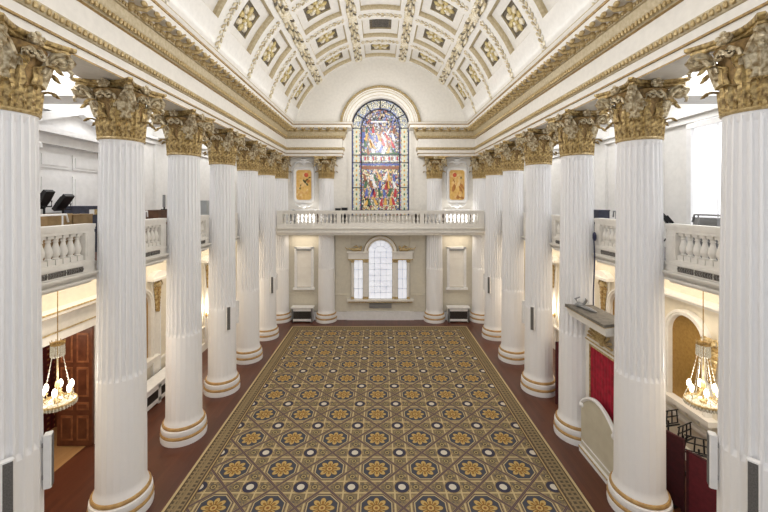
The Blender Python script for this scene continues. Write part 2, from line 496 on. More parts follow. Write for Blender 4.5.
for s in (-1, 1):
    mir = Matrix.Scale(-s, 4, (1,0,0)) if s == 1 else None
    b = MB(); b.T = mir
    b.sweep(ent_path(s), [(p, z) for p, z, _ in PROF], [m for _, _, m in PROF])
    tr = struct('trim_%d' % (1 if s < 0 else 2), b, [CREAM, GOLD, BEIGE])
    b = MB(); b.T = mir
    beadrow(b, .10, 8.865, .105, (.035, .043, .055), 0, ent_path(s))
    beadrow(b, .11, 9.455, .095, (.035, .038, .06), 0, ent_path(s))
    beadrow(b, .215, 9.75, .08, (.03, .032, .04), 0, ent_path(s))
    obj('egg_moulding', b, GOLDP, tr)
    b = MB(); b.T = mir
    beadrow(b, .345, 9.79, .386, None, 0, ent_path(s), 'mod')
    obj('modillion_row', b, [GOLDP, GOLD], tr)

# ------------------------------------------------------------------ VAULT
def vp(phi, y, r):                                      # phi from the crown, degrees, + is right
    a = math.radians(phi); return (r*math.sin(a), y, VZ + r*math.cos(a))
def vrect(b, A, ra, B, rb, m, n=8):
    """band between rectangle A at radius ra and rectangle B at radius rb"""
    def ring(R, r):
        p0, p1, y0, y1 = R
        pts = [vp(p0+(p1-p0)*i/n, y0, r) for i in range(n+1)] + [vp(p1+(p0-p1)*i/n, y1, r) for i in range(n+1)]
        return pts
    b.loft([ring(A, ra), ring(B, rb)], True, m)
def vpanel(b, A, r, m, n=8):
    p0, p1, y0, y1 = A
    b.loft([[vp(p0+(p1-p0)*i/n, y0, r) for i in range(n+1)], [vp(p0+(p1-p0)*i/n, y1, r) for i in range(n+1)]], False, m)
RIBS = [-72., -43.6, -14.2, 14.2, 43.6, 72.]
OPEN = [(-66., -48.2), (-39., -18.8), (-9.7, 9.7), (18.8, 39.), (48.2, 66.)]
b = MB()
vpanel(b, (-78, 78, -2, DK[0]), VR, 0, 40)
rows = [(DK[k], DK[k+1] if k < 5 else LUN + .06) for k in range(6)]
coffers = []
for k, (y0, y1) in enumerate(rows):
    for s in (-1, 1): vpanel(b, (s*72, s*78, y0, y1), VR, 0, 3)
    for j in range(5):
        cell = (RIBS[j], RIBS[j+1], y0, y1); o0, o1 = OPEN[j]
        last = k == 5
        A = (o0, o1, y0+.40, y1-(.34 if not last else .16))
        vrect(b, cell, VR, A, VR, 0)
        A1 = (o0+.5, o1-.5, A[2]+.04, A[3]-.04)
        vrect(b, A, VR, A1, VR+.08, 1); 
        A2 = (o0+1.5, o1-1.5, A[2]+.10, A[3]-.10)
        vrect(b, A1, VR+.08, A1, VR+.17, 1); vrect(b, A1, VR+.17, A2, VR+.18, 0)
        dp = (o1-o0)*.21; dy = (A[3]-A[2])*.20
        A3 = (o0+dp, o1-dp, A[2]+dy, A[3]-dy)
        vrect(b, A2, VR+.18, A3, VR+.21, 0)
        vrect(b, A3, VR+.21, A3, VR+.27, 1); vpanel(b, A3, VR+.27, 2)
        coffers.append((k, j, A3))
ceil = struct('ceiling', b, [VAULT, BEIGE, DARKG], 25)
# rosettes: oval leafy bosses in the coffers
def rosette_mesh():
    b = MB()
    for i in range(8):
        a = 2*PI*i/8
        b.T = Matrix.Translation((.28*math.cos(a), .30*math.sin(a), .02)) @ Matrix.Rotation(a, 4, 'Z')
        b.ball((0,0,0), (.15, .115, .06), 6, 4, i % 2)
    for i in range(6):
        a = 2*PI*i/6 + .3
        b.T = Matrix.Translation((.11*math.cos(a), .12*math.sin(a), .05)) @ Matrix.Rotation(a, 4, 'Z')
        b.ball((0,0,0), (.10, .07, .05), 6, 4, 1 - i % 2)
    b.T = None; b.ball((0,0,.09), (.06, .06, .05), 8, 4, 0)
    return b.mesh('rosette', [ROSG, ORN])
rosm = rosette_mesh()
def on_vault(o, phi, y, r):
    a = math.radians(phi)
    z = Vector((-math.sin(a), 0, -math.cos(a))); yv = Vector((0,1,0)); x = yv.cross(z)
    M = Matrix((x, yv, z)).transposed().to_4x4(); M.translation = Vector(vp(phi, y, r)); o.matrix_local = M
VENT = MB()
VENT.box(-.36, .36, -.34, .34, 0, .03)
for i in range(6): VENT.box(-.33, .33, -.3+i*.11, -.25+i*.11, .03, .06)
for k, j, A3 in coffers:
    if k == 0: continue
    if k == 4 and j == 2:
        o = obj('ceiling_vent', VENT, [SHADEG], ceil)
    else:
        o = obj('rosette', rosm, None, ceil)
    on_vault(o, (A3[0]+A3[1])/2, (A3[2]+A3[3])/2, VR+.265)
# leaf garlands on the ribs along the nave
def garland_mesh(L, dense=True):
    b = MB(); n = int(L/.15)
    for i in range(n):
        y = -L/2 + (i+.5)*L/n
        env = .62 + .38*abs(math.sin((i+.5)/n*PI*2))
        for q in (-1, 0, 1):
            b.T = Matrix.Translation((q*.135*env, y, .04)) @ Matrix.Rotation(-q*.55, 4, 'Z') @ Matrix.Rotation(.3, 4, 'X')
            b.ball((0,0,0), (.065*env, .105, .045), 6, 4, 3 if (i*3+q) % 5 == 0 else (2 if (i*2+q) % 3 == 0 else 0))
    b.T = None
    for e in (-1, 1): b.ball((0, e*L*.46, .05), (.2, .12, .06), 8, 4, 1)
    return b.mesh('garland', [ORN, ORN, BEIGE, DARKG])
GL = [garland_mesh(y1-y0-.1) for y0, y1 in (rows[0], rows[5])]
for k, (y0, y1) in enumerate(rows):
    if k == 0: continue
    for phi in RIBS[1:5]:
        o = obj('garland', GL[1 if k == 5 else 0], None, ceil); on_vault(o, phi, (y0+y1)/2, VR-.005)
# laurel strips on the bands across the vault, one per bay
def strip_mesh(p0, p1):
    b = MB(); n = int(abs(p1-p0)*math.radians(1)*VR/.16)
    for i in range(n):
        phi = p0 + (p1-p0)*(i+.5)/n; a = math.radians(phi)
        z = Vector((-math.sin(a), 0, -math.cos(a))); yv = Vector((0,1,0)); x = yv.cross(z)
        B = Matrix((x, yv, z)).transposed().to_4x4(); B.translation = Vector(vp(phi, 0, VR-.015))
        for q in (-1, 1):
            b.T = B @ Matrix.Translation((0, q*.075, .01)) @ Matrix.Rotation(q*.5, 4, 'Z')
            b.ball((0,0,0), (.085, .04, .03), 6, 4, 2 if (i+q) % 3 == 0 else 0)
        b.T = B; b.ball((.08,0,.01), (.03,.03,.02), 5, 3, 2 if i % 2 else 1)
    b.T = None
    return b.mesh('laurel_strip', [ORN, GOLDP, BEIGE])
SP = [(-76, -47), (-40, -18), (-11, 11), (18, 40), (47, 76)]
SM = [strip_mesh(*p) for p in SP]
for k in range(1, 6):
    for me in SM:
        o = obj('laurel_strip', me, None, ceil, (0, DK[k]+.03, 0))
    for phi in RIBS[1:5]:
        o = obj('crossing_boss', GL_B if 'GL_B' in globals() else MB().ball((0,0,.02), (.17,.18,.07), 10, 5), [ORN], ceil)
        on_vault(o, phi, DK[k]+.03, VR-.01)

# ------------------------------------------------------------------ LUNETTE and the stained glass window
WR, WZ = 1.5, 10.0
b = MB(); n = 64; inn, out = [], []
for i in range(n+1):
    t = PI*i/n; dx, dz = math.cos(t), math.sin(t)
    inn.append((1.56*dx, LUN+.02, WZ+1.56*dz))
    # ray from the window centre to the vault circle
    oz = WZ - VZ; bq = oz*dz; cq = oz*oz - (VR+.08)**2
    L = -bq + math.sqrt(bq*bq - cq); out.append((L*dx, LUN+.02, WZ + L*dz))
b.loft([inn, out], False, 0)
b.loft([inn, [(p[0], END, p[2]) for p in inn]], False, 0)
struct('wall_lunette', b, [CREAM])
b = MB()
b.archsweep(0, WZ, [(1.52, END-.05), (1.52, LUN+.1), (1.60, LUN+.06), (1.62, LUN-.02), (1.74, LUN-.05), (1.76, LUN-.1), (1.86, LUN-.1), (1.88, LUN-.15), (1.92, LUN-.17), (2.08, LUN-.1), (2.12, LUN-.06), (2.12, LUN+.03)],
            mats=[0, 0, 2, 0, 2, 0, 2, 0, 2, 0, 0])
for s in (-1, 1):
    x0, x1 = sorted((s*1.50, s*1.62)); b.box(x0, x1, END-.14, END, 5.0, WZ, 0)
    x0, x1 = sorted((s*1.62, s*1.72)); b.box(x0, x1, END-.09, END, 5.0, 9.9, 0)
for i in range(44):
    a = PI*(i+.5)/44; b.ball((2.0*math.cos(a), LUN-.15, WZ+2.0*math.sin(a)), (.055, .035, .055), 6, 4, 1)
struct('trim_arch', b, [CREAM, GOLDP, BEIGE])
# glass
GY = END - .08
bz0 = 5.45
b = MB()
def arch_outline(r, zc, z0, n=28): return [(-r, z0)] + [(-r*math.cos(PI*i/n), zc + r*math.sin(PI*i/n)) for i in range(n+1)] + [(r, z0)]
b.plate(arch_outline(1.5, WZ, bz0), 'y', GY, GY+.03, 0)
win = struct('window_1', b, [GL_EDGE])
b = MB(); b.plate([(x, z) for x, z in arch_outline(.98, WZ-.02, 8.62)], 'y', GY-.012, GY, 0); obj('pane', b, [GL_TOP], win)
b = MB(); b.plate([(-.98, bz0), (-.98, 8.18), (.98, 8.18), (.98, bz0)], 'y', GY-.012, GY, 0); obj('pane', b, [GL_LOW], win)
b = MB()
for i in range(14):
    b.box(-.97+i*.1393, -.97+(i+.55)*.1393, GY-.02, GY-.011, 8.32, 8.52, i % 3)
obj('lettered_band', b, [GL_WHT, GL_RED, GL_BRN], win)
b = MB()                                               # ruby and blue edging of the border
for s in (-1, 1):
    b.box(*sorted((s*1.43, s*1.48)), GY-.014, GY-.001, bz0, WZ, 0); b.box(*sorted((s*1.02, s*1.05)), GY-.014, GY-.001, bz0, WZ, 0)
    b.box(*sorted((s*1.12, s*1.38)), GY-.006, GY-.001, bz0, WZ, 4)
    for i in range(18):
        b.box(*sorted((s*1.03, s*1.06)), GY-.02, GY-.01, bz0+i*.25, bz0+i*.25+.1, 1)
        z = bz0+.1+i*.25
        b.ball((s*1.25, GY-.008, z), (.045, .012, .07), 6, 4, (2, 3, 2)[i % 3])
b.archsweep(0, WZ, [(1.44, GY-.001), (1.44, GY-.014), (1.48, GY-.014)], n=32, m=0)
b.archsweep(0, WZ, [(1.03, GY-.001), (1.03, GY-.014), (1.06, GY-.014)], n=32, m=0)
obj('border_glass', b, [GL_BLUE, GL_RED, GL_YEL, GL_GRN, GL_PALE], win)
# robed figures of both scenes, generic
def fig(b, x, z, h, mb_, mh, lean=0.):
    pts = [(-.30, 0), (-.26, .35), (-.19, .62), (-.10, .80), (.10, .80), (.19, .60), (.24, .33), (.32, 0)]
    b.plate([(x + px*h*.52 + lean*pz*h, z + pz*h) for px, pz in pts], 'y', GY-.022, GY-.008, mb_)
    b.ball((x + lean*.9*h, GY-.016, z + .9*h), (.085*h, .01, .105*h), 8, 5, mh)
b = MB()
cols = [0, 1, 2, 3, 4, 5]
random.seed(21)
for row, (z, h, n) in enumerate(((9.7, .42, 5), (9.35, .46, 7), (9.0, .5, 7), (8.68, .45, 6))):
    for i in range(n):
        x = -.82 + 1.64*(i+.5)/n + random.uniform(-.08, .08)
        fig(b, x, z + random.uniform(-.08, .08), h, random.choice([0, 1, 1, 2, 3, 5, 5, 4]), 6, random.uniform(-.6, .6))
for row, (z, h, n) in enumerate(((7.25, .5, 7), (6.85, .55, 7), (6.4, .55, 7), (5.95, .5, 7))):
    for i in range(n):
        x = -.84 + 1.68*(i+.5)/n + random.uniform(-.08, .08)
        fig(b, x, z + random.uniform(-.06, .06), h, random.choice([0, 1, 2, 3, 3, 4, 5, 4]), 6, random.uniform(-.5, .5))
b.box(-.96, .96, GY-.02, GY-.008, 7.86, 8.02, 5); b.box(-.96, .96, GY-.02, GY-.008, 8.06, 8.16, 0)
b.box(-.96, -.8, GY-.02, GY-.008, 9.25, 9.8, 0); b.box(-.5, .35, GY-.02, GY-.008, 10.3, 10.38, 2)
b.box(-.95, .95, GY-.02, GY-.008, 8.63, 8.72, 3)
obj('figure_glass', b, [GL_BLUE, GL_RED, GL_WHT, GL_GRN, GL_YEL, GL_BRN, GL_SKIN], win)
b = MB()
def bar(x0, x1, z0, z1): b.box(x0, x1, GY-.04, GY-.01, z0, z1, 0)
for z in (8.20, 8.60, 6.9, 5.72): bar(-1.5, 1.5, z-.02, z+.02) if z != 6.9 else (bar(-1.5, -1.0, z-.02, z+.02), bar(1.0, 1.5, z-.02, z+.02))
for s in (-1, 1):
    bar(s*1.49-.035, s*1.49+.035, bz0, WZ); bar(s*.99-.025, s*.99+.025, bz0, WZ); bar(min(s*1.0, s*1.5), max(s*1.0, s*1.5), WZ-.02, WZ+.02)
b.archsweep(0, WZ, [(1.445, GY), (1.445, GY-.04), (1.53, GY-.04), (1.53, GY)], m=0)
b.archsweep(0, WZ, [(.96, GY), (.96, GY-.04), (1.01, GY-.04), (1.01, GY)], m=0)
for i in range(1, 6):
    a = PI*i/6; c_, s_ = math.cos(a), math.sin(a)
    b.tube([(1.0*c_, GY-.02, WZ+1.0*s_), (1.48*c_, GY-.02, WZ+1.48*s_)], .028, 4, 0)
obj('leading', b, [LEAD], win)

# ------------------------------------------------------------------ venetian window below the end gallery
PY = END - .14
b = MB()
AW, AZ = .60, 3.55                                      # arch half width, spring
b.plate(arch_outline(AW, AZ, 1.14), 'y', PY-.02, PY, 0)
w2 = struct('window_2', b, [PANEW])
for s in (-1, 1):
    b = MB().box(*sorted((s*.93, s*1.36)), PY-.02, PY, 1.14, 3.16); obj('pane', b, [PANEW], w2)
b = MB()
for i in range(1, 4): b.box(-AW+i*AW/2-.010, -AW+i*AW/2+.010, PY-.035, PY-.02, 1.14, AZ)
for i in range(1, 9): b.box(-AW, AW, PY-.035, PY-.02, 1.14+i*.301-.009, 1.14+i*.301+.009)
b.archsweep(0, AZ, [(.30, PY-.02), (.30, PY-.035), (.32, PY-.035)], n=20)
for i in range(1, 6):
    a = PI*i/6; b.tube([(.3*math.cos(a), PY-.028, AZ+.3*math.sin(a)), (.6*math.cos(a), PY-.028, AZ+.6*math.sin(a))], .009, 4)
for s in (-1, 1):
    for i in range(1, 4): b.box(*sorted((s*.93, s*1.36)), PY-.035, PY-.02, 1.14+i*.505-.012, 1.14+i*.505+.012)
    b.box(*sorted((s*1.135, s*1.155)), PY-.03, PY-.02, 1.14, 3.16)
obj('glazing_bar', b, [BARG], w2)
b = MB()
b.archsweep(0, AZ, [(.60, PY), (.60, PY-.1), (.67, PY-.12), (.70, PY-.16), (.80, PY-.18), (.84, PY-.2), (.88, PY-.14), (.88, PY+.05)], mats=[0, 0, 1, 0, 0, 1, 0])
for s in (-1, 1):
    b.box(*sorted((s*.60, s*1.66)), PY-.14, PY+.02, 3.20, 3.55, 0); b.box(*sorted((s*.58, s*1.72)), PY-.2, PY+.02, 3.52, 3.60, 0); b.box(*sorted((s*.6, s*1.68)), PY-.17, PY+.02, 3.14, 3.20, 1)
b.box(-1.72, 1.72, PY-.2, PY+.04, 1.02, 1.12, 0); b.box(-1.66, 1.66, PY-.1, PY+.04, .93, 1.02, 1)
for s in (-1, 1):
    for x in (.765, 1.44):
        w = .13 if x < 1 else .06
        b.box(s*x-w, s*x+w, PY-.1, PY+.02, 1.12, 3.18, 0)
obj('window_frame', b, [CREAM, GOLDP], w2)
b = MB()
for s in (-1, 1):
    for x in (.765, 1.44):
        w = .15 if x < 1 else .08
        b.box(s*x-w, s*x+w, PY-.14, PY, 1.12, 1.24); b.box(s*x-w, s*x+w, PY-.14, PY, 3.02, 3.16)
        for q in (-1, 0, 1): b.ball((s*x+q*w*.7, PY-.14, 3.09), (.05, .03, .06), 6, 4)
obj('pilaster_mount', b, [GOLDP], w2)
for s in (-1, 1):
    b = MB()                                           # reclining winged ornament
    p = [(s*.98, PY-.12, 3.66), (s*1.15, PY-.13, 3.70), (s*1.4, PY-.14, 3.68), (s*1.62, PY-.13, 3.74)]
    b.tube(p, [.06, .09, .08, .03], 8); b.ball((s*1.0, PY-.14, 3.80), (.07, .06, .09), 8, 5)
    b.tube([(s*1.1, PY-.12, 3.75), (s*1.25, PY-.12, 3.88), (s*1.45, PY-.12, 3.80)], [.03, .05, .015], 6)
    b.tube([(s*1.6, PY-.13, 3.72), (s*1.75, PY-.13, 3.72), (s*1.82, PY-.13, 3.82)], [.03, .03, .015], 6)
    obj('winged_ornament', b, [GOLDP], w2)
b = MB().box(-.58, .58, END-.13, END-.0, .62, .84); o = struct('trim_vent', b, [GREY])
# framed blind windows either side
for s in (-1, 1):
    cx = s*3.99; b = MB()
    b.box(cx-.37, cx+.37, END-.05, END-.02, 1.72, 3.72); w = struct('window_%d' % (3 if s < 0 else 4), b, [BLIND])
    b = MB()
    for x0, x1, z0, z1 in ((-.50, -.37, 1.66, 3.78), (.37, .50, 1.66, 3.78), (-.5, .5, 3.72, 3.80)): b.box(cx+x0, cx+x1, END-.1, END, z0, z1, 0)
    b.box(cx-.56, cx+.56, END-.2, END, 1.58, 1.68, 0); b.box(cx-.4, cx+.4, END-.13, END-.02, 3.62, 3.72, 1)
    for i in range(1, 4): b.box(cx-.37, cx+.37, END-.056, END-.05, 1.72+i*.5-.006, 1.72+i*.5+.006, 2)
    obj('window_frame', b, [WHITE, GREY, CREAM], w)

# ------------------------------------------------------------------ COLUMNS
def shaft_mesh():
    b = MB(); NF = 24
    PRO = [(0, 0), (.13, 0), (.25, 0), (.27, .34), (.34, .70), (.46, .94), (.625, 1.0), (.79, .94), (.91, .70), (.98, .34)]
    def ring(r, z, dep):
        out = []
        for k in range(NF):
            for t, d in PRO:
                a = 2*PI*(k+t)/NF; q = r - d*dep; out.append((q*math.cos(a), q*math.sin(a), z))
        return out
    def R(z):
        t = (min(z, 7.33)-.5)/(7.33-.5); return .433 - .062*t**1.5
    rings = [ring(R(.5)+.02, .50, 0), ring(R(.55), .56, .0), ring(R(.6), .62, .003)]
    rings += [ring(R(z), z, .006) for z in (1.6, 2.70)]
    rings += [ring(R(z), z, .050) for z in (2.78, 4.0, 5.2, 6.3, 7.23)]
    rings += [ring(R(7.33)+.0, 7.32, 0), ring(R(7.33)+.012, 7.38, 0)]
    b.loft(rings, True)
    return b.mesh('shaft', [COLW], 24)
def leaf(b, ang, r0, r1, z0, h, w, curl, m):
    """acanthus leaf: lobed, ribbed, curling outward at the tip"""
    nu, nv = 9, 16; rows = []
    for j in range(nv+1):
        t = j/nv
        lob = 1 - .34*abs(math.sin(t*PI*4.5))**1.5
        ww = w*(.78 + .30*math.sin(t*PI*.9))*lob*(1 if t < .72 else max(.3, 1-(t-.72)*2.4))
        if t < .70: rr = r0 + (r1-r0)*t; z = z0 + h*t/.70*.92
        else:
            q = (t-.70)/.30; rr = r0 + (r1-r0)*.70 + curl*(1-math.cos(q*PI*.5))*.4 + curl*.6*math.sin(q*PI*.5); z = z0 + h*.92 + h*.08*math.sin(q*PI*.8) - curl*.9*max(0, q-.5)
        row = []
        for i in range(nu):
            u = i/(nu-1)*2-1
            bulge = .034*(1-abs(u)) + .016*math.cos(u*PI*3) + .012*math.sin(t*PI*9)*abs(u)
            x = rr + bulge; y = ww*u
            row.append((x*math.cos(ang)-y*math.sin(ang), x*math.sin(ang)+y*math.cos(ang), z + .03*abs(u)*math.sin(t*PI*4.5)))
        rows.append(row)
    b.loft(rows, False, m)
    back = [[(p[0]*.965, p[1]*.965, p[2]-.004) for p in r] for r in rows]
    b.loft(back, False, m)
    for e in (0, nu-1): b.loft([[r[e] for r in rows], [r[e] for r in back]], False, m)
    b.loft([rows[-1], back[-1]], False, m)
def spiral(b, ang, base_r, c_r, zc, R, turns, rad, m, lift=.5):
    """stem rising from the bell then curling into a volute in the radial plane"""
    pts = []; rs = []
    for i in range(6):
        t = i/6
        pts.append((base_r + (c_r + R*.0 - base_r)*t**1.6, zc - lift + (lift + R)*math.sin(t*PI/2))); rs.append(rad*(.6+.4*t))
    n = int(14*turns)
    for i in range(n+1):
        t = i/n; a = PI/2 - 2*PI*turns*t; r = R*(1-.8*t)
        pts.append((c_r + r*math.cos(a), zc + r*math.sin(a))); rs.append(rad*(1-.45*t))
    b.tube([(p[0]*math.cos(ang), p[0]*math.sin(ang), p[1]) for p in pts], rs, 6, m, 1.5)
    b.ball((c_r*math.cos(ang), c_r*math.sin(ang), zc), rad*1.5, 6, 4, m)
CZ = 7.38; CS = .956
def abacus_mesh():
    b = MB(); a = .575
    def outline(sc_, n=9):
        out = []
        for q in range(4):
            rot = q*PI/2
            for i in range(n):
                t = i/(n-1)*2-1
                x = (a-.05)*t*sc_*1.0; dep = a - .19*(1-t*t)
                dep *= sc_
                c_, s_ = math.cos(rot), math.sin(rot)
                out.append((dep*c_ - x*s_, dep*s_ + x*c_))
        return out
    rings = [[(x, y, z) for x, y in outline(s_)] for s_, z in ((.84, 1.0), (.93, 1.02), (.93, 1.045), (.90, 1.05), (.90, 1.062), (.98, 1.075), (1.02, 1.10), (1.02, 1.139))]
    b.loft(rings, True, 0, True)
    return b.mesh('abacus', [GOLDC], 30)
def make_column():
    t = thing('column', 'white fluted column', 'column', (0,0,0), 'fluted columns with gilt capitals'); t['kind'] = 'thing'
    b = MB().lathe([(.02, 0), (.548, 0), (.556, .06), (.548, .14), (.51, .16), (.51, .20), (.53, .23), (.538, .29), (.53, .35), (.49, .37), (.475, .42), (.465, .46), (.45, .51), (.43, .52)], 48)
    base = obj('base', b, [COLW], t)
    for z, r in ((.185, .548), (.40, .505)):
        b = MB().lathe([(r-.06, z-.042), (r-.012, z-.040), (r+.004, z-.02), (r+.008, z), (r+.004, z+.02), (r-.012, z+.04), (r-.06, z+.042)], 48)
        obj('base_ring', b, [TAN], base)
    obj('shaft', shaft_mesh(), None, t)
    b = MB().lathe([(.36, -.03), (.395, -.025), (.41, 0), (.395, .025), (.36, .03)], 40, (0,0,CZ)); obj('astragal', b, [GOLDP], t)
    b = MB().lathe([(.345, 0), (.35, .28), (.37, .56), (.415, .79), (.47, .92), (.2, .925)], 40, (0,0,CZ)); cap = obj('capital', b, [GOLDD], t)
    lm = MB(); leaf(lm, 0, .354, .395, .01, .40, .124, .18, 0); lowm = lm.mesh('acanthus_leaf', [GOLDC], 30)
    lm = MB(); leaf(lm, 0, .354, .42, .03, .72, .118, .24, 0); upm = lm.mesh('acanthus_leaf', [GOLDC], 30)
    for i in range(8):
        obj('acanthus_leaf', lowm, None, cap, (0,0,CZ), rot=(0,0,PI/4*i))
        obj('acanthus_leaf', upm, None, cap, (0,0,CZ), rot=(0,0,PI/4*i+PI/8))
    vm = MB(); spiral(vm, 0, .40, .62, .88, .13, 1.3, .046, 0, .36)
    vm.tube([(.70, 0, .80), (.74, 0, .74), (.73, 0, .68), (.70, 0, .69)], [.035, .03, .022, .012], 6, 0)
    for dy in (-.1, .1):
        vm.tube([(.40, dy, .56), (.46, dy*1.2, .72), (.56, dy*.7, .88), (.66, dy*.3, .95)], [.03, .035, .03, .02], 6, 0, 1.4)
    leaf(vm, 0, .40, .56, .42, .46, .13, .15, 0)
    vm = vm.mesh('volute', [GOLDV], 35)
    for i in range(4): obj('volute', vm, None, cap, (0,0,CZ), rot=(0,0,PI/4+PI/2*i))
    hm = MB()
    for s in (-1, 1):
        pts = []; n = 16
        pts = [(.42, s*.17, .62), (.435, s*.19, .74), (.45, s*.165, .84)]
        for i in range(n+1):
            tt = i/n; a = PI/2 + s*(PI*.1) + s*2*PI*1.2*tt; r = .075*(1-.7*tt)
            pts.append((.47, s*.085 + r*math.cos(a)*1.0, .84 + r*math.sin(a)))
        hm.tube(pts, [.03]*3 + [.026*(1-.3*i/n) for i in range(n+1)], 6, 0)
    hm.ball((.46, 0, 1.06), (.07, .10, .085), 8, 5, 0)
    for q in range(5):
        a = 2*PI*q/5 + .3; hm.ball((.50, .075*math.cos(a), 1.06+.065*math.sin(a)), (.035, .045, .04), 6, 4, 0)
    hm = hm.mesh('fleuron', [GOLDV], 35)
    for i in range(4): obj('fleuron', hm, None, cap, (0,0,CZ), rot=(0,0,PI/2*i))
    obj('abacus', abacus_mesh(), None, cap, (0,0,CZ))
    for ch in cap.children: ch.scale = (1, 1, CS)
    return t
col0 = make_column()
ORD = ['nearest', 'second', 'third', 'fourth', 'fifth', 'sixth', 'corner']
col0.location = (-W, DK[0], 0)
first = True
for s in (-1, 1):
    for k in range(7):
        if k == 0: lab = 'white fluted column cut by the %s edge of the picture, gilt leafy capital' % NAMES[s]
        elif k == 6: lab = 'white fluted corner column where the %s row meets the end gallery' % NAMES[s]
        else: lab = 'white fluted column with gilt capital, %s from the viewer in the %s row' % (ORD[k], NAMES[s])
        if s == -1 and k == 0: col0['label'] = lab
        else: dup(col0, (s*W, DK[k], 0), lab)
for s in (-1, 1):
    dup(col0, (s*.54*W, DK[6], 0), 'white fluted column standing just %s of the stained glass window at the end wall' % NAMES[s])

# column loudspeakers: slim white boxes with grey grilles
def col_speaker(s, k, ang, label):
    r = .485; cx = s*W - s*r*math.cos(ang); cy = DK[k] - r*math.sin(ang)
    rz = math.atan2(cy-DK[k], cx-s*W)
    t = thing('column_speaker', label, 'speaker', (cx, cy, 2.06), 'slim loudspeakers on the columns', rz)
    b = MB(); b.plate([(-.045, -.055), (-.045, .055), (.03, .065), (.045, .05), (.045, -.05), (.03, -.065)], 'z', 0, .76); obj('cabinet', b, [WHITE], t)
    b = MB(); b.plate([(.04, -.052), (.052, -.045), (.052, .045), (.04, .052)], 'z', .02, .74); obj('grille', b, [GRILLE], t)
    b = MB(); b.box(-.075, -.04, -.02, .02, .12, .18); b.box(-.075, -.04, -.02, .02, .58, .64); obj('bracket', b, [GREY], t)
for s in (-1, 1):
    n = NAMES[s]
    col_speaker(s, 0, -.52, 'slim white loudspeaker on the far face of the nearest %s column' % n)
    col_speaker(s, 0, .66, 'slim grey-fronted loudspeaker on the near face of the nearest %s column' % n)
    col_speaker(s, 3, .80, 'slim grey-fronted loudspeaker on the near face of the fourth %s column' % n)
    col_speaker(s, 3, -.80, 'slim pale loudspeaker on the far face of the fourth %s column' % n)
    col_speaker(s, 5, .80, 'slim grey-fronted loudspeaker on the near face of the sixth %s column' % n)
    col_speaker(s, 5, -.80, 'slim pale loudspeaker on the far face of the sixth %s column' % n)

# ------------------------------------------------------------------ BALUSTRADES
def baluster_mesh():
    b = MB()
    b.box(-.062, .062, -.062, .062, 0, .09); b.box(-.055, .055, -.055, .055, .45, .5)
    b.lathe([(.04, .09), (.052, .10), (.036, .12), (.058, .17), (.066, .21), (.058, .26), (.036, .34), (.03, .38), (.042, .39), (.042, .405), (.032, .41), (.048, .45)], 14)
    return b.mesh('baluster', [CREAM], 40)
BALM = baluster_mesh()
def balustrade(p0, p1, label, nb, ped=.22, z=4.98, extra=()):
    """runs from p0 to p1; local x along, y outward to the nave"""
    p0, p1 = Vector(p0), Vector(p1); L = (p1-p0).length; d = (p1-p0)/L
    t = thing('balustrade', label, 'balustrade', (p0.x, p0.y, z), 'gallery balustrades', math.atan2(d.y, d.x))
    b = MB().box(0, L, -.09, .09, 0, .10); b.box(0, L, -.105, .105, 0, .05); obj('plinth', b, [CREAM], t)
    b = MB().box(0, L, -.11, .11, .70, .76); b.box(0, L, -.085, .085, .60, .70); b.box(0, L, -.1, .1, .66, .70); obj('handrail', b, [CREAM], t)
    peds = [(0, ped), (L-ped, L)] + list(extra)
    for a, c_ in peds:
        b = MB().box(a, c_, -.095, .095, .10, .60); b.box(a+.03, c_-.03, -.102, .102, .16, .54); obj('pedestal', b, [CREAM], t)
    gaps = []; e = sorted(peds)
    for (a0, a1), (c0, c1) in zip(e, e[1:]): gaps.append((a1, c0))
    tot = sum(g[1]-g[0] for g in gaps)
    for g0, g1 in gaps:
        n = max(1, round(nb*(g1-g0)/tot))
        for i in range(n): obj('baluster', BALM, None, t, (g0+(i+.5)*(g1-g0)/n, 0, .10))
    return t
ORDG = ['nearest left pair', '', '']
for s in (-1, 1):
    for k in range(6):
        y0, y1 = DK[k]+.35, DK[k+1]-.35
        lab = 'cream balustrade of the %s gallery between the %s and %s columns' % (NAMES[s], ORD[k], ORD[k+1])
        balustrade((s*(GF+.11), y0), (s*(GF+.11), y1), lab, 8)
        t = thing('vent_grille', 'dark fretwork grille under the %s gallery balustrade between the %s and %s columns' % (NAMES[s], ORD[k], ORD[k+1]), 'grille', (s*(GF+.02), (y0+y1)/2, 4.87), 'grilles under the balustrades')
        for i in range(3):
            b = MB(); b.T = Matrix.Translation((0, (i-1)*.36, 0)); b.box(-.012, .012, -.165, .165, 0, .095, 0)
            for q in range(7): b.tube([(-s*.014, -.15+q*.05, .012), (-s*.014, -.13+q*.05, .05), (-s*.014, -.15+q*.05, .085)], .006, 4, 1)
            obj('fretwork', b, [SHADEG, GREY], t)
balustrade((-5.2, 18.24), (5.2, 18.24), 'long cream balustrade of the end gallery below the stained glass window', 50, .3, 4.96, ((3.0, 3.22), (7.18, 7.4)))

# guard rails behind the side balustrades
for s, m in ((-1, WHITE), (1, GREY)):
    for k in range(3):
        y0, y1 = DK[k]+.5, DK[k+1]-.62; x = s*(GF+.33)
        t = thing('guard_rail', '%s tubular guard rail on the %s gallery between the %s and %s columns' % ('white' if s < 0 else 'grey', NAMES[s], ORD[k], ORD[k+1]), 'railing', (x, y0, 4.98), 'guard rails on the galleries')
        b = MB().tube([(0, 0, .94), (0, y1-y0, .94), (s*.07, y1-y0+.12, .80)], .018, 8); obj('rail', b, [m], t)
        for q in (.08, y1-y0-.08):
            b = MB().tube([(0, q, 0), (0, q, .94)], .014, 6); obj('post', b, [m], t)

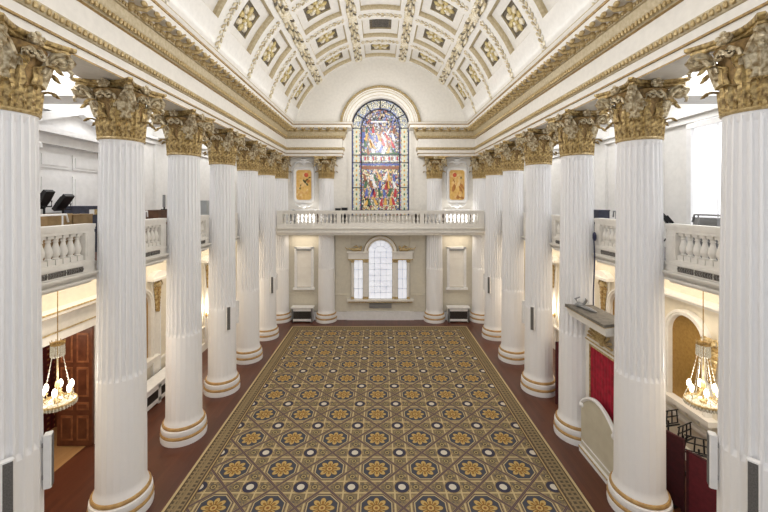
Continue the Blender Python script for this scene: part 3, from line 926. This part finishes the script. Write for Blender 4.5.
# ------------------------------------------------------------------ CARPET
cx0, cy0 = -.08, 8.33
b = MB().box(-4.34-cx0, 4.25-cx0, .4-cy0, 17.86-cy0, .0, .014)
carpet = obj('carpet', b, [carpet_mat(-4.34-cx0, 4.25-cx0, 17.86-cy0)], loc=(cx0, cy0, .001))
tag(carpet, 'large olive and gold patterned carpet with octagons and flowers on the dark floor', 'carpet')

# ------------------------------------------------------------------ RADIATOR CABINETS
def radiator(name_label, L, loc, rz, nslots, h=.66, dep=.42):
    """local x along, y back to the wall (front at y=0)"""
    t = thing('radiator_cabinet', name_label, 'radiator cabinet', loc, 'radiator cabinets', rz)
    b = MB()
    b.box(0, L, .02, dep, h-.07, h-.04); n = nslots
    b.box(0, L, 0, .05, h-.2, h-.05); b.box(0, L, 0, .05, .07, .18)
    w = L/n
    for i in range(n+1): b.box(max(0, i*w-.06), min(L, i*w+.06), 0, .05, .0, h-.05)
    b.box(0, .05, 0, dep, .0, h-.05); b.box(L-.05, L, 0, dep, 0, h-.05); b.box(.05, L-.05, dep-.03, dep, 0, h-.05)
    obj('cabinet', b, [WHITE], t)
    b = MB().box(-.05, L+.05, -.04, dep, h-.05, h); obj('top', b, [WHITE], t)
    for i in range(n):
        b = MB().box(i*w+.06, (i+1)*w-.06, .025, .045, .18, h-.2); 
        for q in range(int((w-.12)/.05)): b.box(i*w+.08+q*.05, i*w+.09+q*.05, .018, .025, .18, h-.2)
        obj('grille', b, [DARKSLOT], t)
for s in (-1, 1):
    radiator('white radiator cabinet below the blind window on the %s of the end wall' % NAMES[s], 1.04, (s*3.99-.52, END-.56, 0), 0, 1, .78)
radiator('long white radiator cabinet against the left aisle wall past the second column', 3.4, (-6.76, 9.75, 0), PI/2, 5)
# ------------------------------------------------------------------ WOODEN DOOR on the left (open leaf facing the viewer)
t = thing('door_leaf', 'tall open mahogany door leaf with raised panels in the left aisle', 'door', (-7.25, 9.13, 0))
t['kind'] = 'structure' if False else 'thing'
del t['kind']
b = MB().box(-.88, 0, -.03, .03, .02, 3.02); obj('slab', b, [MAHOG], t)
for x0, x1 in ((-.78, -.48), (-.38, -.08)):
    for z0, z1 in ((.16, .78), (.92, 1.12), (1.26, 2.0), (2.12, 2.86)):
        b = MB()
        for q, (dy, i_) in enumerate(((.04, 0), (.05, .05))):
            b.box(x0+i_, x1-i_, -dy, -.02, z0+i_, z1-i_, q)
        b.box(x0-.01, x1+.01, -.037, -.02, z0-.02, z0, 1)
        obj('panel', b, [MAHOGL, MAHOG], t)
b = MB().ball((-.86, -.07, 1.05), .035, 8, 6); b.lathe([(.01, 0), (.04, 0), (.04, .01)], 12, (-.86, -.04, 1.05)); obj('knob', b, [GOLD], t)
# door case and overdoor
b = MB(); b.T = side(-1)
for y in (DY0-.24, DY1): b.box(y, y+.24, 0, .10, 0, DZ, 0)
b.box(DY0-.24, DY1+.24, 0, .1, DZ, DZ+.22, 0); b.box(DY0-.24, DY1+.24, .1, .12, DZ+.20, DZ+.23, 1)
b.box(DY0-.2, DY1+.2, 0, .07, DZ+.22, DZ+.62, 0)
b.box(DY0-.4, DY1+.4, 0, .22, DZ+.60, DZ+.64, 1); b.box(DY0-.45, DY1+.45, 0, .30, DZ+.64, DZ+.74, 0); b.box(DY0-.45, DY1+.45, .30, .31, DZ+.70, DZ+.74, 1)
struct('door_1', b, [CREAM, GOLDP])
# upper door with pediment on the left gallery
b = MB(); b.T = side(-1)
y0, y1 = 7.55, 9.45
b.box(y0, y1, .03, .06, 5.0, 7.4, 0)
for i in range(2):
    a = y0+.12+i*.86
    for z0, z1 in ((5.2, 5.7), (5.85, 6.75), (6.9, 7.25)):
        b.box(a, a+.78, .06, .085, z0, z1, 0); b.box(a+.06, a+.72, .085, .10, z0+.06, z1-.06, 0)
for y in (y0-.3, y1+.02): b.box(y, y+.28, .03, .2, 5.0, 7.4, 0); 
for y in (y0-.16, y1+.16):
    b.ball((y, .24, 7.32), (.16, .14, .12), 8, 5, 0); b.ball((y, .2, 7.08), (.1, .1, .1), 8, 5, 0)
b.box(y0-.35, y1+.35, .03, .22, 7.4, 7.62, 0); b.box(y0-.45, y1+.45, .03, .38, 7.62, 7.74, 0)
ym = (y0+y1)/2
for q in (-1, 1):
    pts = [(ym, 8.20), (ym, 8.36), (ym+q*1.42, 7.86), (ym+q*1.42, 7.70)]
    T0 = b.T; b.loft([[(a, .03, z) for a, z in pts], [(a, .36, z) for a, z in pts]], True, 0, True)
pts = [(ym-1.2, 7.74), (ym, 8.22), (ym+1.2, 7.74)]
b.loft([[(a, .03, z) for a, z in pts], [(a, .16, z) for a, z in pts]], True, 0, True)
struct('door_2', b, [WHITE])
# upper windows on the right gallery: tall, bright, with blinds
for i, (a0, a1) in enumerate(((7.2, 8.4), (4.9, 6.1), (9.9, 11.0), (12.3, 13.3))):
    b = MB(); b.T = side(1); b.box(a0, a1, .035, .05, 5.5, 8.0); w = struct('window_%d' % (5+i), b, [BLINDW])
    b = MB(); b.T = side(1)
    for y in (a0-.12, a1): b.box(y, y+.12, .03, .13, 5.5, 7.85)
    b.box(a0-.12, a1+.12, .03, .14, 7.85, 7.97); b.box(a0-.2, a1+.2, .03, .2, 5.38, 5.5)
    b.box((a0+a1)/2-.01, (a0+a1)/2+.01, .05, .06, 5.5, 7.85)
    obj('window_frame', b, [WHITE], w)

# ------------------------------------------------------------------ AISLE WALL NICHES, gilt drops, sconces
def niche(s, yc, hw, z0, zs, label_n):
    b = MB(); b.T = side(s)
    n = 24
    out = [(yc-hw, z0)] + [(yc - hw*math.cos(PI*i/n), zs + hw*math.sin(PI*i/n)) for i in range(n+1)] + [(yc+hw, z0)]
    b.loft([[(a, .012, z) for a, z in out], [(a, .002, z) for a, z in out]], True, 1, True)
    prof = [(hw, .01, 0), (hw, .12, 0), (hw+.03, .14, 0), (hw+.06, .12, 0), (hw+.07, .15, 0), (hw+.12, .15, 0), (hw+.14, .10, 0), (hw+.14, 0, 0)]
    rings = []
    path = [(yc-1, z0, 0)] 
    def ring_at(ca, sa, cx_, cz_): return [(cx_ + r*ca, d, cz_ + r*sa) for r, d, _ in prof]
    rings.append(ring_at(1, 0, yc, z0))
    for i in range(n+1): rings.append(ring_at(math.cos(PI*i/n), math.sin(PI*i/n), yc, zs))
    rings.append(ring_at(-1, 0, yc, z0))
    b.loft(rings, False, 0)
    b.box(yc-hw-.3, yc+hw+.3, 0, .24, z0-.12, z0, 0)
    # keystone and straight hood
    return struct('niche_%s_%s' % (NAMES[s], label_n), b, [CREAM, NICHE])
niche(1, 8.6, .47, 1.38, 2.97, 'near')
b = MB(); b.T = side(1)                                   # hood over the near niche
b.box(7.6, 9.75, 0, .16, 3.78, 3.86); b.box(7.5, 9.85, 0, .24, 3.86, 3.94)
for i in range(4): b.box(8.0+i*.33, 8.27+i*.33, 0, .03, 1.05, 1.24)
struct('trim_hood', b, [CREAM])
for s in (-1, 1):
    niche(s, 10.9, .5, 1.25, 2.9, 'middle'); niche(s, 13.5, .5, 1.25, 2.9, 'far')
    b = MB(); b.T = side(s)
    for yc in (11.76, 15.2):
        b.box(yc-.21, yc+.21, 0, .07, .3, 3.9, 0)
        n = 14; pts = [(yc - .40*math.cos(PI*i/n), 3.72 + .2*math.sin(PI*i/n)) for i in range(n+1)]
        b.loft([[(a, 0, z) for a, z in pts], [(a, .2, z) for a, z in pts]], True, 0, True)
        b.box(yc-.40, yc+.40, 0, .24, 3.64, 3.72, 0)
        b.box(yc-.2, yc-.17, .07, .085, .6, 3.3, 1); b.box(yc+.17, yc+.2, .07, .085, .6, 3.3, 1)
    struct('pilaster_' + NAMES[s], b, [CREAM, WHITE])
def gilt_drop(s, yc, zt, label):
    t = thing('gilt_trophy', label, 'wall ornament', (s*(WALL-.08), yc, zt), 'gilt trophies on the aisle walls')
    b = MB(); b.T = lambda p: Vector((-s*p.y, p.x, p.z))
    random.seed(int(yc*10))
    for i in range(9):
        z = -.1 - i*.085; w = .17*(1-.55*i/9)
        for q in (-1, 1): b.ball((q*w*.6, .03, z), (w*.6, .04, .075), 6, 4, i % 2)
        b.ball((0, .06, z-.04), (.05, .035, .05), 6, 4, 0)
    b.tube([(0, .03, 0), (0, .04, -.86)], .025, 5, 0)
    obj('foliage', b, [GOLD, GOLDP], t)
    b = MB(); b.T = lambda p: Vector((-s*p.y, p.x, p.z))
    b.ball((0, .05, .03), (.15, .05, .1), 8, 5, 0)
    for q in (-1, 1): b.tube([(0, .05, .05), (q*.15, .05, .12), (q*.22, .05, .02), (q*.14, .05, -.06)], [.03, .025, .02, .015], 5, 0)
    obj('bow', b, [GOLDP], t)
gilt_drop(1, 8.0-.08, 3.05, 'gilt leafy drop on the right wall beside the near gold niche')
for s in (-1, 1):
    gilt_drop(s, 11.74, 3.46, 'gilt leafy drop on the %s aisle pilaster behind the second column gap' % NAMES[s])
    gilt_drop(s, 15.2, 3.4, 'gilt leafy drop on the far %s aisle pilaster above a sconce' % NAMES[s])
    t = thing('wall_sconce', 'lit gilt candle sconce on the far %s aisle pilaster' % NAMES[s], 'sconce', (s*(WALL-.07), 15.05, 1.35), 'lit sconces on the aisle walls')
    b = MB(); b.T = lambda p: Vector((-s*p.y, p.x, p.z))
    b.ball((0, .02, .12), (.06, .03, .14), 8, 5); b.tube([(0, .02, .1), (0, .16, .04), (0, .22, .12), (0, .22, .2)], .015, 6)
    for q in (-1, 1): b.tube([(0, .04, .12), (q*.12, .16, .06), (q*.14, .18, .18)], .012, 6)
    obj('arm', b, [GOLD], t)
    for x_, y_ in ((0, .22), (-.14, .18), (.14, .18)):
        b = MB(); b.T = lambda p: Vector((-s*p.y, p.x, p.z)); b.ball((x_, y_, .28), (.045, .045, .085), 8, 6); obj('bulb', b, [BULB], t)

# ------------------------------------------------------------------ CHANDELIERS
def chandelier(s):
    x, y = s*6.42, 7.2
    t = thing('chandelier', 'lit crystal chandelier hanging in the %s aisle' % NAMES[s], 'chandelier', (x, y, 2.11), 'crystal chandeliers in the aisles')
    b = MB().tube([(0,0,1.0), (0,0,2.51)], .012, 6); b.ball((0,0,2.49), (.06,.06,.03), 8, 4); obj('rod', b, [GOLD], t)
    b = MB().lathe([(.10, 1.18), (.135, 1.2), (.145, 1.25), (.12, 1.24), (.11, 1.21)], 20, m=0)
    for i in range(10):
        a = 2*PI*i/10; b.tube([(.14*math.cos(a), .14*math.sin(a), 1.2), (.155*math.cos(a), .155*math.sin(a), 1.29)], [.015, .006], 5, 0)
    crown = obj('crown', b, [GOLD], t)
    b = MB()
    for i in range(18):
        a = 2*PI*i/18; b.tube([(.135*math.cos(a), .135*math.sin(a), 1.2), (.14*math.cos(a), .14*math.sin(a), .99), (.13*math.cos(a), .13*math.sin(a), .97)], [.02, .022, .008], 4)
    obj('crystal_fringe', b, [CRYST], crown)
    b = MB().lathe([(.385, .06), (.40, .05), (.405, .09), (.39, .10), (.385, .06)], 40, m=0); ring = obj('ring', b, [GOLDP], t)
    b = MB()
    for i in range(36):
        a = 2*PI*i/36; b.ball((.395*math.cos(a), .395*math.sin(a), .03), (.022, .022, .04), 5, 4)
    for q, (r, z) in enumerate(((.33, .0), (.25, -.035), (.16, -.06), (.07, -.075))):
        n = int(2*PI*r/.05)
        for i in range(n): a = 2*PI*i/n; b.ball((r*math.cos(a), r*math.sin(a), z), (.022, .022, .016), 5, 3)
    b.lathe([(.40, .055), (.33, .0), (.25, -.035), (.16, -.06), (.07, -.075), (.01, -.078)], 36)
    obj('crystal_bowl', b, [CRYST], ring)
    for i in range(6):
        a = 2*PI*i/6 + .2; b = MB()
        for q in range(17):
            u = q/16; r = .12 + (.39-.12)*u; z = 1.0 - .92*u - .10*math.sin(u*PI)
            b.ball((r*math.cos(a), r*math.sin(a), z), (.011, .011, .024), 5, 4)
        b.tube([((.12+.27*u)*math.cos(a), (.12+.27*u)*math.sin(a), 1.0-.92*u-.10*math.sin(u*PI)) for u in [q/16 for q in range(17)]], .004, 4)
        obj('crystal_strand', b, [CRYST], t)
    b = MB().tube([(0,0,1.0), (0,0,.1)], .02, 6); b.ball((0,0,.4), (.06,.06,.09), 8, 6); b.ball((0,0,.08), (.08,.08,.05), 8, 5); obj('stem', b, [GOLDP], t)
    for i in range(6):
        a = 2*PI*i/6; c_, s_ = math.cos(a), math.sin(a)
        b = MB().tube([(.03*c_, .03*s_, .3), (.14*c_, .14*s_, .18), (.26*c_, .26*s_, .12), (.30*c_, .30*s_, .2)], .012, 5); b.lathe([(.01, .2), (.04, .21), (.045, .22), (.012, .225)], 10, (.30*c_, .30*s_, 0)); b.tube([(.3*c_, .3*s_, .22), (.3*c_, .3*s_, .27)], .014, 6)
        arm = obj('arm', b, [GOLDP], t)
        b = MB().ball((.30*c_, .30*s_, .34), (.052, .052, .085), 8, 6); obj('bulb', b, [BULB], arm)
    t.scale = (.76, .76, 1)
for s in (-1, 1): chandelier(s)

# ------------------------------------------------------------------ RIGHT SIDE: canopy of honour with red velvet back, putty screen
t = thing('canopied_dais_back', 'white and gilt canopy with red velvet back between second and third right columns', 'canopy', (5.2, 8.41, 0))
b = MB(); pts = [(4.70, 7.60), (4.70, 9.22), (5.02, 9.12), (5.34, 9.12), (5.34, 7.70), (5.02, 7.70)]
b.T = Matrix.Translation((-5.2, -8.41, 0))
b.plate(pts, 'z', 3.50, 3.56, 0)
def grow(f): return [(5.2+(a-5.2)*f if a < 5.2 else a, 8.41+(c-8.41)*(1 if a > 5 else .5+.5*f)) for a, c in pts]
b.plate(grow(.93), 'z', 3.40, 3.50, 1); b.plate(grow(.86), 'z', 3.30, 3.40, 1); b.plate(grow(1.0), 'z', 3.485, 3.50, 2)
obj('canopy', b, [STONE, CREAM, GOLDP], t)
b = MB(); b.T = Matrix.Translation((-5.2, -8.41, 0))
b.box(5.20, 5.34, 7.70, 9.12, 0, 3.3, 0); b.box(5.17, 5.2, 7.70, 7.85, 0, 2.66, 0); b.box(5.17, 5.2, 8.97, 9.12, 0, 2.66, 0); b.box(5.17, 5.2, 7.7, 9.12, 2.66, 3.3, 0)
for y_ in (7.86, 8.95): b.box(5.165, 5.2, y_-.015, y_+.015, .1, 2.63, 1)
b.box(5.165, 5.2, 7.86, 8.95, 2.61, 2.66, 1); b.box(5.155, 5.2, 7.7, 9.12, 2.72, 2.75, 1)
obj('frame', b, [CREAM, GOLDP], t)
b = MB(); b.T = Matrix.Translation((-5.2, -8.41, 0)); N = 36; rings = []
for i in range(N+1):
    y_ = 7.87 + (8.94-7.87)*i/N; rings.append([(5.185 - .008*math.sin(i*1.7), y_, .1), (5.185 - .008*math.sin(i*1.7+.4), y_, 2.62)])
b.loft(rings, False); obj('velvet', b, [RED], t)
b = MB(); b.T = Matrix.Translation((-5.2, -8.41, 0))            # gilt sunburst shell under the canopy
for i in range(11):
    a = PI*(i+.5)/11; b.tube([(5.16, 8.41, 2.84), (5.08, 8.41+.46*math.cos(a), 2.84+.40*math.sin(a))], [.02, .035], 5)
b.ball((5.14, 8.41, 2.86), (.05, .09, .07), 8, 5)
obj('shell', b, [GOLDP], t)
b = MB(); b.T = Matrix.Translation((-5.2, -8.41, 0))
b.ball((4.92, 8.9, 3.62), (.09, .10, .06), 8, 5); b.tube([(4.9, 8.95, 3.62), (4.86, 9.02, 3.74), (4.94, 8.96, 3.80)], [.03, .03, .012], 6); b.tube([(4.96, 8.86, 3.62), (5.0, 8.78, 3.76), (4.94, 8.72, 3.82)], [.03, .03, .012], 6)
b.tube([(4.92, 8.85, 3.6), (4.98, 8.6, 3.6), (5.02, 8.4, 3.59)], [.05, .045, .02], 6); b.ball((4.9, 8.98, 3.6), (.06, .08, .05), 8, 5)
obj('cresting', b, [GREY], t)
# curved-top screen in front of it
t = thing('curved_screen', 'putty coloured screen with arched scroll top before the red velvet', 'screen', (5.0, 8.31, 0))
b = MB(); n = 20
top = []
for i in range(n+1):
    u = i/n; y_ = -.65 + 1.30*u; top.append((y_, 1.16 + .36*math.sin(PI*u)**.8))
pts = [(-.65, .0)] + top + [(.65, 0)]
b.plate(pts, 'x', -.03, .05, 0); obj('panel', b, [CREAMP], t)
b = MB(); b.tube([(-.02, a, z+.02) for a, z in top], .045, 6); 
for q in (-1, 1): b.ball((-.03, q*.62, 1.16), (.06, .07, .07), 10, 6)
obj('top_rail', b, [WHITE], t)
b = MB().box(-.08, .06, -.66, .66, 0, .16, 0); b.box(-.095, -.08, -.66, .66, .11, .14, 1); b.box(-.05, -.03, -.6, .6, .28, .3, 0); obj('base', b, [WHITE, GOLDP], t)

# burgundy screens in the near right aisle
def screen(loc, rz, L, h, m, label):
    t = thing('burgundy_screen', label, 'screen', loc, 'burgundy screens', rz)
    b = MB().box(0, L, -.02, .02, .03, h); obj('panel', b, [m], t)
    b = MB().box(-.02, .02, -.03, .03, 0, h+.01); b.box(L-.02, L+.02, -.03, .03, 0, h+.01); b.box(0, L, -.025, .025, h-.01, h+.01); obj('frame', b, [BURGD], t)
    for q in (.12, L-.12):
        b = MB().box(q-.03, q+.03, -.2, .2, 0, .03); obj('foot', b, [BLACK], t)
screen((6.02, 7.20, 0), math.radians(113), .85, 1.43, BURGD, 'dark burgundy fabric screen standing behind the second right column')
screen((6.39, 6.33, 0), math.radians(113), .86, 1.25, BURG, 'lighter burgundy fabric screen nearest the white loudspeaker on the right')
screen((5.36, 11.02, 0), math.radians(8), .9, 1.88, BURG, 'tall burgundy screen in the right aisle between the third and fourth columns')
# black stands behind the screens
for i, (x, y, rz, lab) in enumerate(((6.5, 7.77, .4, 'black folding music stand leaning behind the burgundy screens, nearer the gold niche'),
                                    (6.45, 7.33, -.5, 'black folding music stand behind the lighter burgundy screen'),
                                    (6.6, 8.3, .2, 'black folding music stand just right of the second right column'))):
    t = thing('music_stand', lab, 'music stand', (x, y, 0), 'black folding stands', rz)
    b = MB().tube([(0,0,.3), (0,0,1.14)], .018, 6); obj('pole', b, [BLACK], t)
    for q in range(3):
        a = 2*PI*q/3; b = MB().tube([(0,0,.45), (.3*math.cos(a), .3*math.sin(a), .015)], .013, 5); obj('leg', b, [BLACK], t)
    b = MB()
    for z in (1.08, 1.24, 1.38): b.tube([(-.24, -.02*z, z), (.24, -.02*z, z)], .014, 5)
    for x_ in (-.24, -.08, .08, .24): b.tube([(x_, -.02, 1.08), (x_*.8, -.03, 1.38)], .014, 5)
    b.tube([(-.24, -.06, 1.06), (.24, -.06, 1.06)], .02, 5)
    obj('desk', b, [BLACK], t)

# ------------------------------------------------------------------ THINGS ON THE GALLERIES
def floodlight(x, y, z, head_z, rz, tilt, label):
    t = thing('stage_light', label, 'stage light', (x, y, z), 'black stage lights on the galleries', rz)
    b = MB().tube([(0,0,.25), (0,0,head_z)], .02, 6); obj('stand', b, [BLACK], t)
    for q in range(3):
        a = 2*PI*q/3; b = MB().tube([(0,0,.35), (.26*math.cos(a), .26*math.sin(a), .015)], .015, 5); obj('leg', b, [BLACK], t)
    b = MB(); b.T = Matrix.Translation((0,0,head_z+.12)) @ Matrix.Rotation(tilt, 4, 'Y')
    b.plate([(-.035, -.20), (-.05, 0), (-.035, .20), (.035, .20), (.05, 0), (.035, -.20)], 'y', -.10, .10); b.box(-.075, -.03, -.07, .07, -.10, .10)
    obj('head', b, [BLACK], t)
    b = MB(); b.T = Matrix.Translation((0,0,head_z+.1)); b.tube([(0,-.16,0), (0,-.16,-.12), (0,.16,-.12), (0,.16,0)], .014, 5); obj('yoke', b, [BLACK], t)
floodlight(-6.55, 7.05, 4.98, 1.10, 0, .55, 'black stage light on a stand, left of two beside the nearest left column')
floodlight(-6.5, 7.42, 4.98, 1.04, -.1, .72, 'black stage light on a stand, right of two behind the left balustrade')
floodlight(6.6, 8.33, 4.98, .62, 2.6, .6, 'black stage light on the right gallery beside the second right column')
def crate(x0, x1, y0, y1, z1, m, label, name='wooden_crate', cat='crate', sticker=False, z0=4.98):
    t = thing(name, label, cat, ((x0+x1)/2, (y0+y1)/2, z0)); hx, hy, h = (x1-x0)/2, (y1-y0)/2, z1-z0
    b = MB().box(-hx, hx, -hy, hy, 0, h-.03); obj('body', b, [m], t)
    b = MB().box(-hx-.01, hx+.01, -hy-.01, hy+.01, h-.03, h); obj('lid', b, [m], t)
    if sticker:
        b = MB().box(hx, hx+.006, -.02, .2, h-.2, h-.08, 0); b.box(hx+.004, hx+.009, .12, .2, h-.2, h-.08, 1); obj('sticker', b, [WHITE, GOLDP], t)
    return t
crate(-6.15, -5.9, 6.42, 6.92, 5.93, PLY, 'pale plywood crate behind the left balustrade, under the stage lights')
crate(-6.15, -5.9, 6.96, 7.42, 5.91, PLY, 'pale plywood crate behind the left balustrade, next to the navy case')
crate(-7.0, -6.6, 7.95, 8.5, 6.06, CASE, 'navy equipment case with a pale sticker on the left gallery', 'equipment_case', 'case', True)
crate(-6.4, -5.95, 9.7, 10.6, 5.93, BROWN, 'brown timber desk on the left gallery past the second column', 'timber_desk', 'desk')
t = thing('monitor', 'grey monitor standing on the brown desk of the left gallery', 'monitor', (-6.15, 10.3, 5.93), rz=.5)
b = MB().box(-.03, .03, -.3, .3, .08, .42); obj('screen', b, [GREY], t); b = MB().box(-.08, .08, -.1, .1, 0, .02); b.box(-.02, .02, -.03, .03, .02, .1); obj('stand', b, [BLACK], t)
crate(-6.5, -6.0, 12.5, 13.3, 6.2, mat('pale_grey_case', (176, 180, 180), .5), 'pale grey equipment cabinet on the left gallery past the third column', 'equipment_cabinet', 'cabinet')
crate(6.0, 6.4, 6.45, 6.95, 5.86, GREY, 'grey equipment case behind the right balustrade', 'equipment_case', 'case')
crate(6.0, 6.3, 9.95, 10.5, 5.93, CASE, 'dark equipment case on the right gallery past the third column', 'equipment_case', 'case')
crate(-2.30, -2.04, 18.42, 18.66, 5.83, BLACK, 'black box speaker behind the end balustrade, left of two by the window', 'box_speaker', 'speaker', z0=4.96)
crate(-1.98, -1.70, 18.42, 18.75, 5.86, BLACK, 'black box speaker behind the end balustrade, right of two by the window', 'box_speaker', 'speaker', z0=4.96)
# hanging navy cable by the right gallery
b = MB(); pts = []
for i in range(14):
    u = i/13; pts.append((5.36 + .02*math.sin(u*5), 9.10 - .02*u, 5.3 - 1.74*u))
b.tube(pts, .018, 6); b.ball((5.38, 9.10, 5.28), (.05, .05, .12), 8, 5)
tag(obj('cable', b, [BLUE]), 'navy cable hanging from the right gallery down to the grey canopy', 'cable')

# ------------------------------------------------------------------ RELIEF PANELS on the upper end wall
for s in (-1, 1):
    t = thing('relief_panel', 'gilt relief panel in a white rounded frame, %s of the stained glass window' % NAMES[s], 'relief panel', (s*4.0, END-.03, 5.9), 'gilt panels beside the stained window')
    def rr(w, z0, z1, c_, n=6):
        pts = []
        for cx_, cz_, a0 in ((w-c_, z1-c_, 0), (-w+c_, z1-c_, PI/2), (-w+c_, z0+c_, PI), (w-c_, z0+c_, 1.5*PI)):
            for i in range(n+1): a = a0 + PI/2*i/n; pts.append((cx_ + c_*math.cos(a), cz_ + c_*math.sin(a)))
        return pts
    b = MB(); o_, i_ = rr(.54, .22, 2.06, .2), rr(.40, .36, 1.92, .14)
    ring = lambda P, y: [(a, y, z) for a, z in P]
    b.loft([ring(o_, 0), ring(o_, -.14), ring(rr(.47, .29, 1.99, .17), -.16), ring(i_, -.1), ring(i_, -.02)], True); obj('frame', b, [WHITE], t)
    b = MB(); b.loft([ring(i_, -.03), ring(i_, -.02)], True, 0, True)
    random.seed(5 + s)
    for i in range(26):
        z = random.uniform(.5, 1.8); x = random.uniform(-.3, .3)
        b.T = Matrix.Translation((x, -.04, z)) @ Matrix.Rotation(random.uniform(-1.2, 1.2), 4, 'Y'); b.ball((0,0,0), (random.uniform(.05, .1), .035, random.uniform(.1, .24)), 7, 5, random.choice([1, 1, 1, 1, 2, 3, 0]))
    b.T = None
    b.ball((s*-.12, -.06, 1.66), (.12, .04, .12), 8, 5, 4)
    obj('relief', b, [mat('gilt_field', (240, 202, 126), .5, .05, (224, 178, 96), 8), mat('gilt_figure', (246, 218, 158), .45, .05, (228, 178, 104), 8), mat('umber', (190, 128, 66), .5), mat('moss', (92, 84, 46), .6), mat('coral', (214, 96, 66), .6)], t)
    b = MB()
    for q in (-1, 1):
        b.tube([(0, -.08, 2.2), (q*.2, -.1, 2.36), (q*.42, -.1, 2.3), (q*.5, -.08, 2.12)], [.05, .06, .05, .02], 6)
        b.tube([(0, -.08, 2.35), (q*.16, -.1, 2.5), (q*.4, -.08, 2.52)], [.05, .05, .02], 6)
        b.tube([(q*.42, -.06, 2.3), (q*.62, -.05, 2.0), (q*.62, -.05, 1.3), (q*.58, -.05, 1.0)], [.04, .05, .035, .015], 6)
    b.ball((0, -.1, 2.36), (.13, .07, .14), 8, 6)
    obj('carved_crest', b, [WHITE], t)
    b = MB()
    for q in (-1, 1):
        b.tube([(q*.05, -.08, .12), (q*.25, -.1, .02), (q*.45, -.08, .16)], [.05, .06, .02], 6)
    b.ball((0, -.1, .06), (.16, .07, .14), 8, 6)
    obj('carved_swag', b, [WHITE], t)
    b = MB().box(-.66, .66, -.06, 0, -.86, -.12); b.box(-.56, .56, -.1, -.06, -.76, -.22); obj('apron', b, [WHITE], t)
b = MB().ball((-4.45, 18.62, 5.35), (.22, .18, .42), 10, 7)
tag(obj('dome_speaker', b, [GREY]), 'rounded grey speaker behind the end balustrade below the left gilt panel', 'speaker')

# ------------------------------------------------------------------ CAMERA
cam = bpy.data.cameras.new('camera'); co = bpy.data.objects.new('camera', cam); COL.objects.link(co)
cam.sensor_width = 36; cam.lens = F/768*36
cam.shift_x = 3.6/768; cam.shift_y = -54/768
co.location = (0, 0, CAM_Z); co.rotation_euler = (PI/2, 0, 0); cam.clip_start = .05
sc.camera = co

# ------------------------------------------------------------------ LIGHT
def area(name, loc, size, power, color=(1,1,1), rot=(0,0,0)):
    l = bpy.data.lights.new(name, 'AREA'); l.shape = 'RECTANGLE'; l.size, l.size_y = size; l.energy = power; l.color = color
    o = bpy.data.objects.new(name, l); COL.objects.link(o); o.location = loc; o.rotation_euler = rot; return o
def point(name, loc, power, r=.08, color=(1, .86, .66)):
    l = bpy.data.lights.new(name, 'POINT'); l.energy = power; l.color = color; l.shadow_soft_size = r
    o = bpy.data.objects.new(name, l); COL.objects.link(o); o.location = loc; return o
w = bpy.data.worlds.new('world'); sc.world = w; w.use_nodes = True
w.node_tree.nodes['Background'].inputs[0].default_value = (.95, .97, 1, 1); w.node_tree.nodes['Background'].inputs[1].default_value = .75
WARM = (1, .88, .72)
for s in (-1, 1):
    area('cove_lamp', (s*4.25, 9.5, 10.25), (.2, 17), 9, (.9, .95, 1), (0, s*math.radians(150), 0))
    area('aisle_lamp', (s*6.5, 9.5, 4.58), (.8, 18), 165, WARM)
    area('gallery_lamp', (s*6.2, 9.5, 8.86), (.8, 18), 290, (.97, .98, 1))  # added unseen fill for the gallery walls and the colonnade
    point('chandelier_lamp', (s*6.42, 7.2, 2.68), 22, .2, (1, .94, .85))
    point('sconce_lamp', (s*7.0, 15.05, 1.75), 30, .08)
    area('end_lamp', (s*3.99, 18.60, 4.40), (1.3, .4), 8, WARM)
for y in (3.2, 6.6, 10., 13.4, 16.4):  # added fill points under the vault, no fixtures hang here
    point('nave_lamp', (0, y, 9.7), 150, .7, (1, .99, .98))
for s in (-1, 1): area('end_gallery_lamp', (s*3.9, 18.6, 5.1), (1.5, .2), 11, (1, .97, .92), (math.radians(165), 0, 0))  # added fill hidden behind the balustrade, brightens the upper end wall
point('lobby_lamp', (-8.2, 7.6, 2.9), 60, .15)  # added fill to light the lobby, has no fixture
vs = sc.view_settings
vs.view_transform = 'Standard'; vs.look = 'None'; vs.exposure = .2; vs.gamma = 1
